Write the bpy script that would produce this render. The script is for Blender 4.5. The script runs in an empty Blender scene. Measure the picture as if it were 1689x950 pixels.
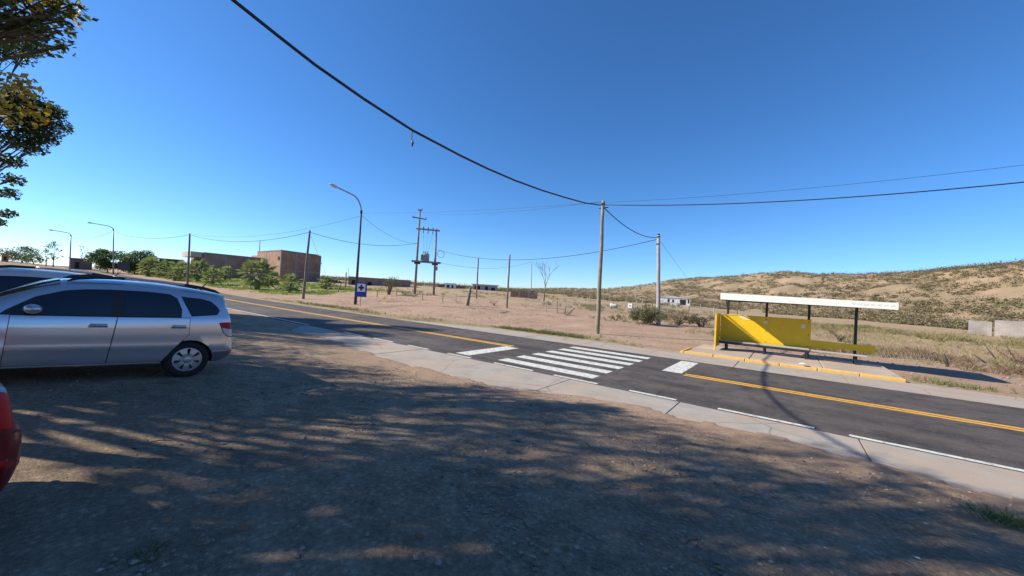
import bpy, bmesh, math, random
import numpy as np
from mathutils import Vector, Matrix, noise as mnoise
random.seed(7); rng = np.random.default_rng(7)
S = bpy.context.scene; C = S.collection
R = math.radians

# ------------------------------------------------------------------ camera
CAMH = 2.1
FPX = 608.19; CX = 844.5; CY = 475.0
vx = np.array([(30-CX)/FPX, (438-CY)/FPX, 1.0]); vy = np.array([(1297-CX)/FPX, (511-CY)/FPX, 1.0])
ex = -vx/np.linalg.norm(vx); ey = vy/np.linalg.norm(vy); ey -= ex*(ex@ey); ey /= np.linalg.norm(ey)
ez = np.cross(ex, ey); ROT = np.array([ex, ey, ez])          # world = ROT @ cam (x right, y down, z forward)
r_ = ROT@[1, 0, 0]; u_ = ROT@[0, -1, 0]; b_ = -(ROT@[0, 0, 1])
cd = bpy.data.cameras.new('camera'); cam = bpy.data.objects.new('camera', cd); C.objects.link(cam)
cam.matrix_world = Matrix(((r_[0], u_[0], b_[0], 0), (r_[1], u_[1], b_[1], 0), (r_[2], u_[2], b_[2], CAMH), (0, 0, 0, 1)))
cd.sensor_width = 36; cd.lens = FPX/1689*36; cd.clip_start = 0.05; cd.clip_end = 6000
S.camera = cam

# ------------------------------------------------------------------ light
SUN = Vector((-1.0, -0.68, 0.80)).normalized()               # towards the sun
elev = math.asin(SUN.z); azim = math.atan2(SUN.x, SUN.y)
w = bpy.data.worlds.new('World'); S.world = w; w.use_nodes = True
nt = w.node_tree; nt.nodes.clear()
sky = nt.nodes.new('ShaderNodeTexSky'); sky.sky_type = 'NISHITA'; sky.sun_disc = False
sky.sun_elevation = elev; sky.sun_rotation = azim; sky.altitude = 400; sky.air_density = 0.9; sky.dust_density = 0.15; sky.ozone_density = 8.5
bg = nt.nodes.new('ShaderNodeBackground'); bg.inputs[1].default_value = 0.114
ow = nt.nodes.new('ShaderNodeOutputWorld'); hsv = nt.nodes.new('ShaderNodeHueSaturation'); hsv.inputs['Saturation'].default_value = 1.09; nt.links.new(sky.outputs[0], hsv.inputs['Color']); nt.links.new(hsv.outputs[0], bg.inputs[0]); nt.links.new(bg.outputs[0], ow.inputs[0])
sl = bpy.data.lights.new('sun', 'SUN'); sl.energy = 4.7; sl.angle = R(0.53); sl.color = (1.0, 0.91, 0.78)
so = bpy.data.objects.new('sun', sl); C.objects.link(so); so.rotation_euler = SUN.to_track_quat('Z', 'Y').to_euler(); so.location = (-30, -20, 40)
S.view_settings.view_transform = 'Standard'; S.view_settings.look = 'None'; S.view_settings.gamma = 1; S.view_settings.exposure = 0.7
S.view_settings.use_curve_mapping = False

# ------------------------------------------------------------------ helpers
def ray(px, py): return ROT@np.array([(px-CX)/FPX, (py-CY)/FPX, 1.0])
def sst(a, b, x):
    t = np.clip((x-a)/(b-a), 0, 1); return t*t*(3-2*t)
def road_z(X): return 0.017*np.log1p(np.exp(np.clip((-X-48)/6.0, -30, 80)))*6.0*(1-0.6*sst(150, 500, -X))
NE = np.array([(-400, 8.5), (-22, 8.5), (-18.6, 8.4), (-17.2, 6.95), (-14.7, 7.15), (-11.4, 6.9), (-8.5, 6.45), (-5, 6.6), (-3.2, 7.35), (0, 7.55), (2, 7.3), (5, 7.2), (40, 7.2), (400, 7.2)])
def near_edge(X): return np.interp(X, NE[:, 0], NE[:, 1])
FE = np.array([(-400, 15.0), (-24, 15.0), (-19.5, 15.3), (-14, 16.6), (-8, 16.9), (40, 16.9), (400, 16.9)])
def far_edge(X): return np.interp(X, FE[:, 0], FE[:, 1])
# crest of the hills on the right: azimuth (deg, + to the right of +Y) against elevation angle
def azel(px, py):
    v = ray(px, py); return math.degrees(math.atan2(v[0], v[1])), v[2]/math.hypot(v[0], v[1])
CR = [azel(*p) for p in [(760, 483), (860, 484), (920, 482), (1000, 482), (1050, 477), (1100, 469), (1160, 461), (1215, 458), (1260, 451), (1300, 448), (1350, 453), (1420, 454), (1480, 451), (1530, 447), (1600, 440), (1689, 432)]]
CR = [(-75, -0.004)] + CR + [(CR[-1][0]+12, 0.20), (CR[-1][0]+30, 0.23), (75, 0.15), (110, 0.02)]
CRA = np.array(CR)
def vnoise(X, Y, s, seed=0.0):
    o = np.empty(np.shape(X)); f = o.ravel(); xs = np.ravel(X); ys = np.ravel(Y)
    for i in range(len(f)): f[i] = mnoise.noise((xs[i]/s+seed, ys[i]/s-seed, seed))
    return o
def ground_z(X, Y, nz=0.0, nb=0.0):
    X = np.asarray(X, float); Y = np.asarray(Y, float)
    rz = road_z(X)
    ye = near_edge(X)+nz*0.38
    near = np.minimum(0.068*np.maximum(ye-Y, 0), 0.75)+0.016
    yf = far_edge(X)+nz*0.4
    t = np.maximum(Y-yf, 0)
    L = sst(6, 32, -X)
    far = 0.03*sst(0, .5, t)+L*1.2*sst(1, 24, t)+(1-L)*0.3*sst(8, 45, t)+0.55*sst(30, 130, t)+0.9*L*sst(22, 60, t)*sst(38, 70, -X)
    far += nb*0.16*sst(3, 12, t)
    d = np.hypot(X, Y); az = np.degrees(np.arctan2(X, Y))
    ce = np.interp(az, CRA[:, 0], CRA[:, 1], left=-0.004, right=-0.004)
    dr = np.interp(az, [-30, -5, 10, 25, 60], [420, 330, 250, 200, 170]); d0 = dr*0.44
    q = np.clip((d-d0)/(dr-d0), 0, 1)
    H = np.maximum(CAMH+ce*dr-1.0, 0.0)
    hill = H*(0.45*q+0.55*q*q*(3-2*q))*(1-0.35*sst(1.0, 2.2, d/dr))
    hill = np.where(Y > 20, hill, hill*sst(10, 20, Y))
    hill = hill*(1+nb*0.10*q*(1-q)*4)+nb*0.9*sst(0.05, .4, q)*np.where(ce > .03, 1, .0)*(1-q*.7)
    z = np.where(Y < ye, near, np.where(Y > yf, far+hill, -0.06))
    # soft lips where dirt runs over the concrete
    return z+rz
def relief(X, Y):
    k = sst(0.2, 1.5, near_edge(X)-Y); o = np.zeros(np.shape(X)); m = k > 0
    x, y = X[m], Y[m]; o[m] = (vnoise(x, y, .9, 2.2)*.016+vnoise(x, y, 3.1, 4.2)*.025+vnoise(x, y, .28, 7.2)*.009*(np.hypot(x, y) < 14))*k[m]
    return o
def gz(x, y): return float(ground_z(x, y))
def hit(px, py):
    v = ray(px, py); v = v/math.hypot(v[0], v[1]); t = 1.5
    while t < 900:
        if CAMH+v[2]*t < gz(v[0]*t, v[1]*t): break
        t *= 1.004
    return Vector((v[0]*t, v[1]*t, gz(v[0]*t, v[1]*t)))
def above(px, py, p):            # height of the ray through a pixel at the horizontal distance of p
    v = ray(px, py); s = math.hypot(p[0], p[1])/math.hypot(v[0], v[1]); return Vector((v[0]*s, v[1]*s, CAMH+v[2]*s))
def at(px, py, dist):            # point on the pixel's ray at a horizontal distance in metres
    v = ray(px, py); s = dist/math.hypot(v[0], v[1]); return Vector((v[0]*s, v[1]*s, CAMH+v[2]*s))

MATS = {}
def mat(name, col, rough=0.8, var=0.0, scale=5.0, bump=0.0, bscale=None, metal=0.0, col2=None, coat=0.0, spec=None, trans=0.0, island=0.0, detail=6.0):
    if name in MATS: return MATS[name]
    m = bpy.data.materials.new(name); m.use_nodes = True; n = m.node_tree.nodes; l = m.node_tree.links
    b = n['Principled BSDF']; b.inputs['Roughness'].default_value = rough; b.inputs['Metallic'].default_value = metal
    b.inputs['Base Color'].default_value = (*col, 1)
    if coat: b.inputs['Coat Weight'].default_value = coat; b.inputs['Coat Roughness'].default_value = 0.06
    if spec is not None: b.inputs['Specular IOR Level'].default_value = spec
    src = None
    if var or col2:
        tc = n.new('ShaderNodeTexCoord'); ns = n.new('ShaderNodeTexNoise'); ns.inputs['Scale'].default_value = scale; ns.inputs['Detail'].default_value = detail; ns.inputs['Roughness'].default_value = 0.65
        l.new(tc.outputs['Object'], ns.inputs['Vector'])
        cr = n.new('ShaderNodeValToRGB'); cr.color_ramp.elements[0].position = 0.3; cr.color_ramp.elements[1].position = 0.7
        c2 = col2 if col2 else tuple(min(1, c*(1+var)) for c in col); c1 = col if col2 else tuple(c*(1-var) for c in col)
        cr.color_ramp.elements[0].color = (*c1, 1); cr.color_ramp.elements[1].color = (*c2, 1)
        l.new(ns.outputs[0], cr.inputs[0]); src = cr.outputs[0]
    if island:
        g = n.new('ShaderNodeNewGeometry'); hs = n.new('ShaderNodeHueSaturation'); mr = n.new('ShaderNodeMapRange')
        mr.inputs['To Min'].default_value = 1-island; mr.inputs['To Max'].default_value = 1+island
        l.new(g.outputs['Random Per Island'], mr.inputs[0]); l.new(mr.outputs[0], hs.inputs['Value'])
        m2 = n.new('ShaderNodeMapRange'); m2.inputs['To Min'].default_value = 0.47; m2.inputs['To Max'].default_value = 0.53
        mu = n.new('ShaderNodeMath'); mu.operation = 'FRACT'; m3 = n.new('ShaderNodeMath'); m3.operation = 'MULTIPLY'; m3.inputs[1].default_value = 7.31
        l.new(g.outputs['Random Per Island'], m3.inputs[0]); l.new(m3.outputs[0], mu.inputs[0]); l.new(mu.outputs[0], m2.inputs[0]); l.new(m2.outputs[0], hs.inputs['Hue'])
        if src: l.new(src, hs.inputs['Color'])
        else: hs.inputs['Color'].default_value = (*col, 1)
        src = hs.outputs[0]
    if src: l.new(src, b.inputs['Base Color'])
    if bump:
        tc = n.new('ShaderNodeTexCoord'); ns = n.new('ShaderNodeTexNoise'); ns.inputs['Scale'].default_value = bscale or scale*4; ns.inputs['Detail'].default_value = 8
        l.new(tc.outputs['Object'], ns.inputs['Vector']); bp = n.new('ShaderNodeBump'); bp.inputs['Strength'].default_value = bump; bp.inputs['Distance'].default_value = 0.02
        l.new(ns.outputs[0], bp.inputs['Height']); l.new(bp.outputs[0], b.inputs['Normal'])
    if trans:
        tr = n.new('ShaderNodeBsdfTranslucent'); mx = n.new('ShaderNodeMixShader'); mx.inputs[0].default_value = trans
        if src: l.new(src, tr.inputs[0])
        else: tr.inputs[0].default_value = (*col, 1)
        l.new(b.outputs[0], mx.inputs[1]); l.new(tr.outputs[0], mx.inputs[2]); l.new(mx.outputs[0], n['Material Output'].inputs[0])
    MATS[name] = m; return m

def tag(o, label=None, cat=None, group=None, kind=None):
    if label: o['label'] = label
    if cat: o['category'] = cat
    if group: o['group'] = group
    if kind: o['kind'] = kind
    return o
def empty(name, loc=(0, 0, 0), rz=0.0):
    o = bpy.data.objects.new(name, None); C.objects.link(o); o.location = loc; o.rotation_euler = (0, 0, rz); o.empty_display_size = 0.2; return o
def mesh_obj(name, V, F, m, parent=None, smooth=False):
    me = bpy.data.meshes.new(name); me.from_pydata([tuple(v) for v in V], [], [tuple(f) for f in F]); me.update()
    if smooth: me.polygons.foreach_set('use_smooth', [True]*len(me.polygons))
    o = bpy.data.objects.new(name, me); C.objects.link(o)
    if m: me.materials.append(m)
    if parent: o.parent = parent
    return o
class MB:
    def __init__(s): s.V = []; s.F = []
    def add(s, V, F):
        n = len(s.V); s.V += [tuple(v) for v in V]; s.F += [tuple(i+n for i in f) for f in F]; return s
    def box(s, x0, x1, y0, y1, z0, z1, M=None):
        V = [(x, y, z) for x in (x0, x1) for y in (y0, y1) for z in (z0, z1)]
        if M is not None: V = [tuple(M@Vector(v)) for v in V]
        return s.add(V, [(0, 1, 3, 2), (4, 6, 7, 5), (0, 4, 5, 1), (2, 3, 7, 6), (0, 2, 6, 4), (1, 5, 7, 3)])
    def bbox(s, x0, x1, y0, y1, z0, z1, b=0.01):     # box with a chamfer
        bm = bmesh.new(); bmesh.ops.create_cube(bm, size=1)
        for v in bm.verts: v.co = ((x0+x1)/2+v.co.x*(x1-x0), (y0+y1)/2+v.co.y*(y1-y0), (z0+z1)/2+v.co.z*(z1-z0))
        bmesh.ops.bevel(bm, geom=bm.edges[:], offset=b, segments=1, affect='EDGES', profile=.5)
        bm.verts.index_update(); s.add([v.co[:] for v in bm.verts], [[v.index for v in f.verts] for f in bm.faces]); bm.free(); return s
    def tube(s, pts, r, n=8, cap=True):
        pts = [Vector(p) for p in pts]; k = len(pts); rr = r if isinstance(r, (list, tuple)) else [r]*k
        V = []; F = []; prev = None
        for i, p in enumerate(pts):
            t = (pts[min(i+1, k-1)]-pts[max(i-1, 0)]).normalized()
            a = Vector((0, 0, 1)) if abs(t.z) < 0.9 else Vector((1, 0, 0))
            if prev is not None: a = prev
            u = (a-t*a.dot(t)).normalized(); prev = u; v = t.cross(u)
            for j in range(n):
                q = 2*math.pi*j/n; V.append(p+(u*math.cos(q)+v*math.sin(q))*rr[i])
        for i in range(k-1):
            for j in range(n): F.append((i*n+j, i*n+(j+1) % n, (i+1)*n+(j+1) % n, (i+1)*n+j))
        if cap: F.append(tuple(range(n-1, -1, -1))); F.append(tuple((k-1)*n+j for j in range(n)))
        return s.add(V, F)
    def quad(s, a, b, c, d): return s.add([a, b, c, d], [(0, 1, 2, 3)])
    def lathe(s, prof, n=16, c=(0, 0, 0), axis='z'):
        V = []; F = []; k = len(prof)
        for (r, h) in prof:
            for j in range(n):
                q = 2*math.pi*j/n
                if axis == 'z': V.append((c[0]+r*math.cos(q), c[1]+r*math.sin(q), c[2]+h))
                else: V.append((c[0]+h, c[1]+r*math.cos(q), c[2]+r*math.sin(q)))
        for i in range(k-1):
            for j in range(n): F.append((i*n+j, i*n+(j+1) % n, (i+1)*n+(j+1) % n, (i+1)*n+j))
        return s.add(V, F)
    def build(s, name, m, parent=None, smooth=False): return mesh_obj(name, s.V, s.F, m, parent, smooth)
def copy_tree(o, parent=None):
    c = o.copy(); C.objects.link(c); c.parent = parent
    for ch in list(o.children): copy_tree(ch, c)
    return c
def sag(a, b, drop, n=20):
    a = Vector(a); b = Vector(b); return [a.lerp(b, i/n)-Vector((0, 0, drop*4*(i/n)*(1-i/n))) for i in range(n+1)]

# ------------------------------------------------------------------ ground
def ground_material():
    m = bpy.data.materials.new('earth'); m.use_nodes = True; n = m.node_tree.nodes; l = m.node_tree.links
    b = n['Principled BSDF']; b.inputs['Roughness'].default_value = 0.95; b.inputs['Specular IOR Level'].default_value = 0.15
    tc = n.new('ShaderNodeTexCoord')
    def noise(sc, det=8, ro=.6):
        q = n.new('ShaderNodeTexNoise'); q.inputs['Scale'].default_value = sc; q.inputs['Detail'].default_value = det; q.inputs['Roughness'].default_value = ro
        l.new(tc.outputs['Object'], q.inputs['Vector']); return q.outputs[0]
    def ramp(src, a, ca, bb, cb):
        q = n.new('ShaderNodeValToRGB'); q.color_ramp.elements[0].position = a; q.color_ramp.elements[1].position = bb
        q.color_ramp.elements[0].color = (*ca, 1); q.color_ramp.elements[1].color = (*cb, 1); l.new(src, q.inputs[0]); return q.outputs[0]
    def mix(fac, a, c, mode='MIX'):
        q = n.new('ShaderNodeMix'); q.data_type = 'RGBA'; q.blend_type = mode
        if isinstance(fac, float): q.inputs[0].default_value = fac
        else: l.new(fac, q.inputs[0])
        l.new(a, q.inputs[6]); l.new(c, q.inputs[7]); return q.outputs[2]
    def attr(nm):
        q = n.new('ShaderNodeAttribute'); q.attribute_name = nm; return q.outputs['Fac']
    grav = ramp(noise(1.3, 10, .7), .3, (.34, .26, .185), .72, (.57, .45, .32))
    peb = ramp(noise(30, 5, .8), .36, (.55, .53, .5), .64, (1.3, 1.27, 1.22))
    grav = mix(.75, grav, peb, 'MULTIPLY')
    vor = n.new('ShaderNodeTexVoronoi'); vor.inputs['Scale'].default_value = 17; l.new(tc.outputs['Object'], vor.inputs['Vector'])
    sp = ramp(vor.outputs['Distance'], .0, (1.35, 1.3, 1.25), .5, (.62, .6, .6)); grav = mix(.6, grav, sp, 'MULTIPLY')
    dirt = ramp(noise(.35, 10, .65), .3, (.36, .24, .165), .7, (.51, .365, .255))
    dirt = mix(.6, dirt, ramp(noise(5, 8, .7), .3, (.62, .6, .58), .7, (1.2, 1.18, 1.15)), 'MULTIPLY')
    straw = ramp(noise(.8, 10, .7), .35, (.27, .21, .11), .68, (.42, .34, .19))
    green = ramp(noise(1.5, 8, .7), .3, (.12, .18, .03), .7, (.26, .32, .07))
    hillc = ramp(noise(.13, 10, .66), .34, (.37, .255, .17), .58, (.27, .21, .125))
    grav = mix(.8, grav, ramp(noise(3.6, 9, .7), .34, (.66, .64, .62), .66, (1.15, 1.14, 1.12)), 'MULTIPLY'); c = mix(attr('gravel'), dirt, grav)
    brk = n.new('ShaderNodeMath'); brk.operation = 'MULTIPLY'; l.new(attr('straw'), brk.inputs[0]); l.new(ramp(noise(.45, 8, .6), .38, (0, 0, 0), .58, (1, 1, 1)), brk.inputs[1])
    c = mix(brk.outputs[0], c, straw)
    c = mix(attr('hill'), c, hillc)
    gr = n.new('ShaderNodeMath'); gr.operation = 'MULTIPLY'; l.new(attr('green'), gr.inputs[0]); l.new(ramp(noise(1.1, 8, .6), .36, (0, 0, 0), .55, (1, 1, 1)), gr.inputs[1])
    c = mix(gr.outputs[0], c, green)
    l.new(c, b.inputs['Base Color'])
    bp = n.new('ShaderNodeBump'); bp.inputs['Strength'].default_value = .85; bp.inputs['Distance'].default_value = .045
    ad = n.new('ShaderNodeMath'); ad.operation = 'ADD'; l.new(noise(9, 10, .75), ad.inputs[0]); l.new(noise(55, 4, .7), ad.inputs[1])
    l.new(ad.outputs[0], bp.inputs['Height']); l.new(bp.outputs[0], b.inputs['Normal'])
    return m
def build_ground():
    az = np.concatenate([np.arange(-100, 34, .34), np.arange(34, 260, 3.2)]); az = np.radians(az); na = len(az)
    rr = np.concatenate([[0.25], 0.7*1.0185**np.arange(0, 455)]); nr = len(rr)
    A, RR = np.meshgrid(az, rr, indexing='ij'); X = RR*np.sin(A); Y = RR*np.cos(A)
    nz = vnoise(X, Y, 1.3, 3.1)*.7+vnoise(X, Y, .45, 8.8)*.5
    nb = vnoise(X, Y, 14., 1.7)+.5*vnoise(X, Y, 5., 5.1)
    Z = ground_z(X, Y, nz, nb)
    Z = Z+relief(X, Y)
    Z += np.where(Y > far_edge(X), 1, 0)*vnoise(X, Y, 1.6, 9.9)*.03*sst(.5, 3, Y-far_edge(X))
    V = np.stack([X, Y, Z], -1).reshape(-1, 3)
    i, j = np.meshgrid(np.arange(na), np.arange(nr-1), indexing='ij'); i2 = (i+1) % na
    F = np.stack([i*nr+j, i*nr+j+1, i2*nr+j+1, i2*nr+j], -1).reshape(-1, 4)[:, ::-1]
    me = bpy.data.meshes.new('ground'); me.from_pydata(V.tolist(), [], F.tolist()+[[k*nr for k in range(na)]]); me.update()
    me.polygons.foreach_set('use_smooth', [True]*len(me.polygons))
    Xf, Yf = V[:, 0], V[:, 1]; d = np.hypot(Xf, Yf); a = np.degrees(np.arctan2(Xf, Yf))
    def at_(nm, v):
        q = me.attributes.new(nm, 'FLOAT', 'POINT'); q.data.foreach_set('value', np.ascontiguousarray(v, dtype=np.float32))
    at_('gravel', sst(0.2, 1.6, near_edge(Xf)-Yf))
    t = Yf-far_edge(Xf)
    dr = np.interp(a, [-30, -5, 10, 25, 60], [420, 330, 250, 200, 170]); ce = np.interp(a, CRA[:, 0], CRA[:, 1])
    hl = sst(.38, .5, d/dr)*sst(.0, .02, ce)*(Yf > 20)
    at_('hill', hl)
    at_('straw', np.clip(sst(-9, -2, Xf)*sst(6, 11, t)*.85+sst(16, 32, t)*.6+.8*sst(45, 80, t)+.55*sst(.1, .4, t)*(1-sst(1.0, 2.0, t)), 0, 1))
    g = .9*sst(.1, .4, t)*(1-sst(1.2, 2.6, t))*sst(-44, -36, Xf)*(1-sst(-8, -5, Xf))*.6
    g = g+1.0*sst(3, 6, t)*(1-sst(18, 26, t))*(1-sst(-56, -48, Xf))*sst(-190, -150, Xf)
    at_('green', np.clip(g, 0, 1))
    me.materials.append(ground_material())
    o = bpy.data.objects.new('ground', me); C.objects.link(o); tag(o, kind='structure'); return o
build_ground()

# ------------------------------------------------------------------ road and shoulders
def asphalt_material():
    m = mat('asphalt', (.046, .040, .035), .88, col2=(.080, .068, .058), scale=.9, bump=.35, bscale=160, detail=10)
    n = m.node_tree.nodes; l = m.node_tree.links; b = n['Principled BSDF']
    tc = n.new('ShaderNodeTexCoord'); mp = n.new('ShaderNodeMapping'); mp.inputs['Scale'].default_value = (.05, 1.6, 1); l.new(tc.outputs['Object'], mp.inputs[0])
    ns = n.new('ShaderNodeTexNoise'); ns.inputs['Scale'].default_value = 1.0; ns.inputs['Detail'].default_value = 5; l.new(mp.outputs[0], ns.inputs['Vector'])
    cr = n.new('ShaderNodeValToRGB'); cr.color_ramp.elements[0].position = .35; cr.color_ramp.elements[1].position = .68; cr.color_ramp.elements[0].color = (.5, .5, .52, 1); cr.color_ramp.elements[1].color = (1.4, 1.32, 1.25, 1); l.new(ns.outputs[0], cr.inputs[0])
    n2 = n.new('ShaderNodeTexNoise'); n2.inputs['Scale'].default_value = 220; l.new(tc.outputs['Object'], n2.inputs['Vector'])
    c2 = n.new('ShaderNodeValToRGB'); c2.color_ramp.elements[0].position = .4; c2.color_ramp.elements[1].position = .75; c2.color_ramp.elements[0].color = (.8, .8, .8, 1); c2.color_ramp.elements[1].color = (1.6, 1.55, 1.5, 1); l.new(n2.outputs[0], c2.inputs[0])
    old = b.inputs['Base Color'].links[0].from_socket
    for s in (cr.outputs[0], c2.outputs[0]):
        q = n.new('ShaderNodeMix'); q.data_type = 'RGBA'; q.blend_type = 'MULTIPLY'; q.inputs[0].default_value = .85; l.new(old, q.inputs[6]); l.new(s, q.inputs[7]); old = q.outputs[2]
    l.new(old, b.inputs['Base Color']); return m
def worn_paint(name, col, wear=.42, under=(.10, .095, .09)):
    m = mat(name, col, .7, var=.08, scale=3, bump=.1, bscale=120); n = m.node_tree.nodes; l = m.node_tree.links; b = n['Principled BSDF']
    tc = n.new('ShaderNodeTexCoord'); ns = n.new('ShaderNodeTexNoise'); ns.inputs['Scale'].default_value = 9; ns.inputs['Detail'].default_value = 12; ns.inputs['Roughness'].default_value = .8; l.new(tc.outputs['Object'], ns.inputs['Vector'])
    cr = n.new('ShaderNodeValToRGB'); cr.color_ramp.elements[0].position = wear-.07; cr.color_ramp.elements[1].position = wear+.03; l.new(ns.outputs[0], cr.inputs[0])
    q = n.new('ShaderNodeMix'); q.data_type = 'RGBA'; l.new(cr.outputs[0], q.inputs[0]); q.inputs[6].default_value = (*under, 1)
    l.new(b.inputs['Base Color'].links[0].from_socket, q.inputs[7]); l.new(q.outputs[2], b.inputs['Base Color']); return m
def dusty_concrete():
    m = mat('concrete', (.27, .25, .215), .92, col2=(.40, .37, .32), scale=1.4, bump=.3, bscale=45, detail=12); n = m.node_tree.nodes; l = m.node_tree.links; b = n['Principled BSDF']; tc = n.new('ShaderNodeTexCoord')
    def layer(sc, a, bb, col, fac=1.0, rough=.7, inv=False):
        ns = n.new('ShaderNodeTexNoise'); ns.inputs['Scale'].default_value = sc; ns.inputs['Detail'].default_value = 10; ns.inputs['Roughness'].default_value = rough; l.new(tc.outputs['Object'], ns.inputs['Vector'])
        cr = n.new('ShaderNodeValToRGB'); cr.color_ramp.elements[0].position = a; cr.color_ramp.elements[1].position = bb; cr.color_ramp.elements[1].color = (fac, fac, fac, 1); l.new(ns.outputs[0], cr.inputs[0])
        q = n.new('ShaderNodeMix'); q.data_type = 'RGBA'; l.new(cr.outputs[0], q.inputs[0]); l.new(b.inputs['Base Color'].links[0].from_socket, q.inputs[6]); q.inputs[7].default_value = (*col, 1); l.new(q.outputs[2], b.inputs['Base Color'])
    layer(.55, .42, .60, (.40, .30, .215), .85); layer(2.6, .58, .72, (.20, .175, .15), .5, .8)
    w = n.new('ShaderNodeTexVoronoi'); w.feature = 'DISTANCE_TO_EDGE'; w.inputs['Scale'].default_value = .42
    ns = n.new('ShaderNodeTexNoise'); ns.inputs['Scale'].default_value = 2.2; ns.inputs['Detail'].default_value = 6; l.new(tc.outputs['Object'], ns.inputs['Vector']); mx = n.new('ShaderNodeMix'); mx.data_type = 'RGBA'; mx.inputs[0].default_value = .12; l.new(tc.outputs['Object'], mx.inputs[6]); l.new(ns.outputs[1], mx.inputs[7]); l.new(mx.outputs[2], w.inputs['Vector'])
    cr = n.new('ShaderNodeValToRGB'); cr.color_ramp.elements[0].position = .0; cr.color_ramp.elements[1].position = .006; cr.color_ramp.elements[0].color = (.45, .43, .4, 1); l.new(w.outputs['Distance'], cr.inputs[0])
    q = n.new('ShaderNodeMix'); q.data_type = 'RGBA'; q.blend_type = 'MULTIPLY'; q.inputs[0].default_value = .8; l.new(b.inputs['Base Color'].links[0].from_socket, q.inputs[6]); l.new(cr.outputs[0], q.inputs[7]); l.new(q.outputs[2], b.inputs['Base Color']); return m
def sand_over(m):
    n = m.node_tree.nodes; l = m.node_tree.links; b = n['Principled BSDF']; tc = n.new('ShaderNodeTexCoord')
    for sc, a, bb, col, f in [(.35, .44, .60, (.12, .10, .084), .6), (1.6, .54, .62, (.026, .024, .023), .75), (6, .55, .64, (.13, .112, .098), .5), (28, .59, .66, (.26, .23, .20), .7)]:
        ns = n.new('ShaderNodeTexNoise'); ns.inputs['Scale'].default_value = sc; ns.inputs['Detail'].default_value = 9; ns.inputs['Roughness'].default_value = .65; l.new(tc.outputs['Object'], ns.inputs['Vector'])
        cr = n.new('ShaderNodeValToRGB'); cr.color_ramp.elements[0].position = a; cr.color_ramp.elements[1].position = bb; cr.color_ramp.elements[1].color = (f, f, f, 1); l.new(ns.outputs[0], cr.inputs[0])
        q = n.new('ShaderNodeMix'); q.data_type = 'RGBA'; l.new(cr.outputs[0], q.inputs[0]); l.new(b.inputs['Base Color'].links[0].from_socket, q.inputs[6]); q.inputs[7].default_value = (*col, 1); l.new(q.outputs[2], b.inputs['Base Color'])
    return m
def cracks(m):
    n = m.node_tree.nodes; l = m.node_tree.links; b = n['Principled BSDF']; tc = n.new('ShaderNodeTexCoord'); w = n.new('ShaderNodeTexVoronoi'); w.feature = 'DISTANCE_TO_EDGE'; w.inputs['Scale'].default_value = .23
    ns = n.new('ShaderNodeTexNoise'); ns.inputs['Scale'].default_value = 1.4; ns.inputs['Detail'].default_value = 7; l.new(tc.outputs['Object'], ns.inputs['Vector']); mx = n.new('ShaderNodeMix'); mx.data_type = 'RGBA'; mx.inputs[0].default_value = .35; l.new(tc.outputs['Object'], mx.inputs[6]); l.new(ns.outputs[1], mx.inputs[7]); l.new(mx.outputs[2], w.inputs['Vector'])
    cr = n.new('ShaderNodeValToRGB'); cr.color_ramp.elements[1].position = .0045; cr.color_ramp.elements[0].color = (.35, .35, .36, 1); l.new(w.outputs['Distance'], cr.inputs[0])
    q = n.new('ShaderNodeMix'); q.data_type = 'RGBA'; q.blend_type = 'MULTIPLY'; q.inputs[0].default_value = .7; l.new(b.inputs['Base Color'].links[0].from_socket, q.inputs[6]); l.new(cr.outputs[0], q.inputs[7]); l.new(q.outputs[2], b.inputs['Base Color']); return m
M_asph = cracks(sand_over(asphalt_material()))
M_white = worn_paint('road_white', (.64, .64, .56), .455); M_yel = worn_paint('road_yellow', (.70, .36, .035), .44)
M_conc = dusty_concrete()
xs = np.concatenate([np.arange(-420, -60, 6.), np.arange(-60, 60, 1.5), np.arange(60, 300, 10.)])
def sheet(name, m, x0, x1, y0, y1, dz, parent=None, th=0.0):
    X = [x0]+[float(x) for x in xs if x0 < x < x1]+[x1]; V = []; F = []
    for x in X:
        z = float(road_z(x))+dz; V += [(x, y0, z), (x, y1, z)]
    k = len(X); F = [(2*i, 2*i+2, 2*i+3, 2*i+1) for i in range(k-1)]
    if th:
        V += [(v[0], v[1], v[2]-th) for v in V]; o = 2*k
        for i in range(k-1): F += [(2*i, o+2*i, o+2*i+2, 2*i+2), (2*i+1, 2*i+3, o+2*i+3, o+2*i+1)]
        F += [(0, 1, o+1, o), (2*k-2, o+2*k-2, o+2*k-1, 2*k-1)]
    return mesh_obj(name, V, F, m, parent)
road = sheet('road', M_asph, -420, 300, 8.55, 15.0, 0.0, None, .1); tag(road, kind='structure')
def mark(name, m, x0, x1, y0, y1): return sheet(name, m, x0, x1, y0, y1, .004, road)
for k in range(6): mark('crosswalk_stripe', M_white, -7.22, -4.02, 9.15+.95*k, 9.63+.95*k)
mark('stop_bar', M_white, -8.92, -8.3, 8.98, 11.78); mark('stop_bar', M_white, -3.02, -2.46, 12.05, 14.75)
for a, b in [(-400, -8.75), (-2.36, 280)]:
    mark('centre_line', M_yel, a, b, 11.79, 11.95); mark('centre_line', M_yel, a, b, 12.02, 12.18)
for a, b in [(-300, -18.9), (-15.6, -14.1), (-13.3, -12), (-11.1, -9.95), (-9.0, -7.95), (-7.0, -5.6), (-4.92, -3.68), (-2.88, -1.85), (-1.05, .48), (.95, 200)]:
    mark('edge_line', M_white, a, b, 8.63, 8.75)
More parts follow.
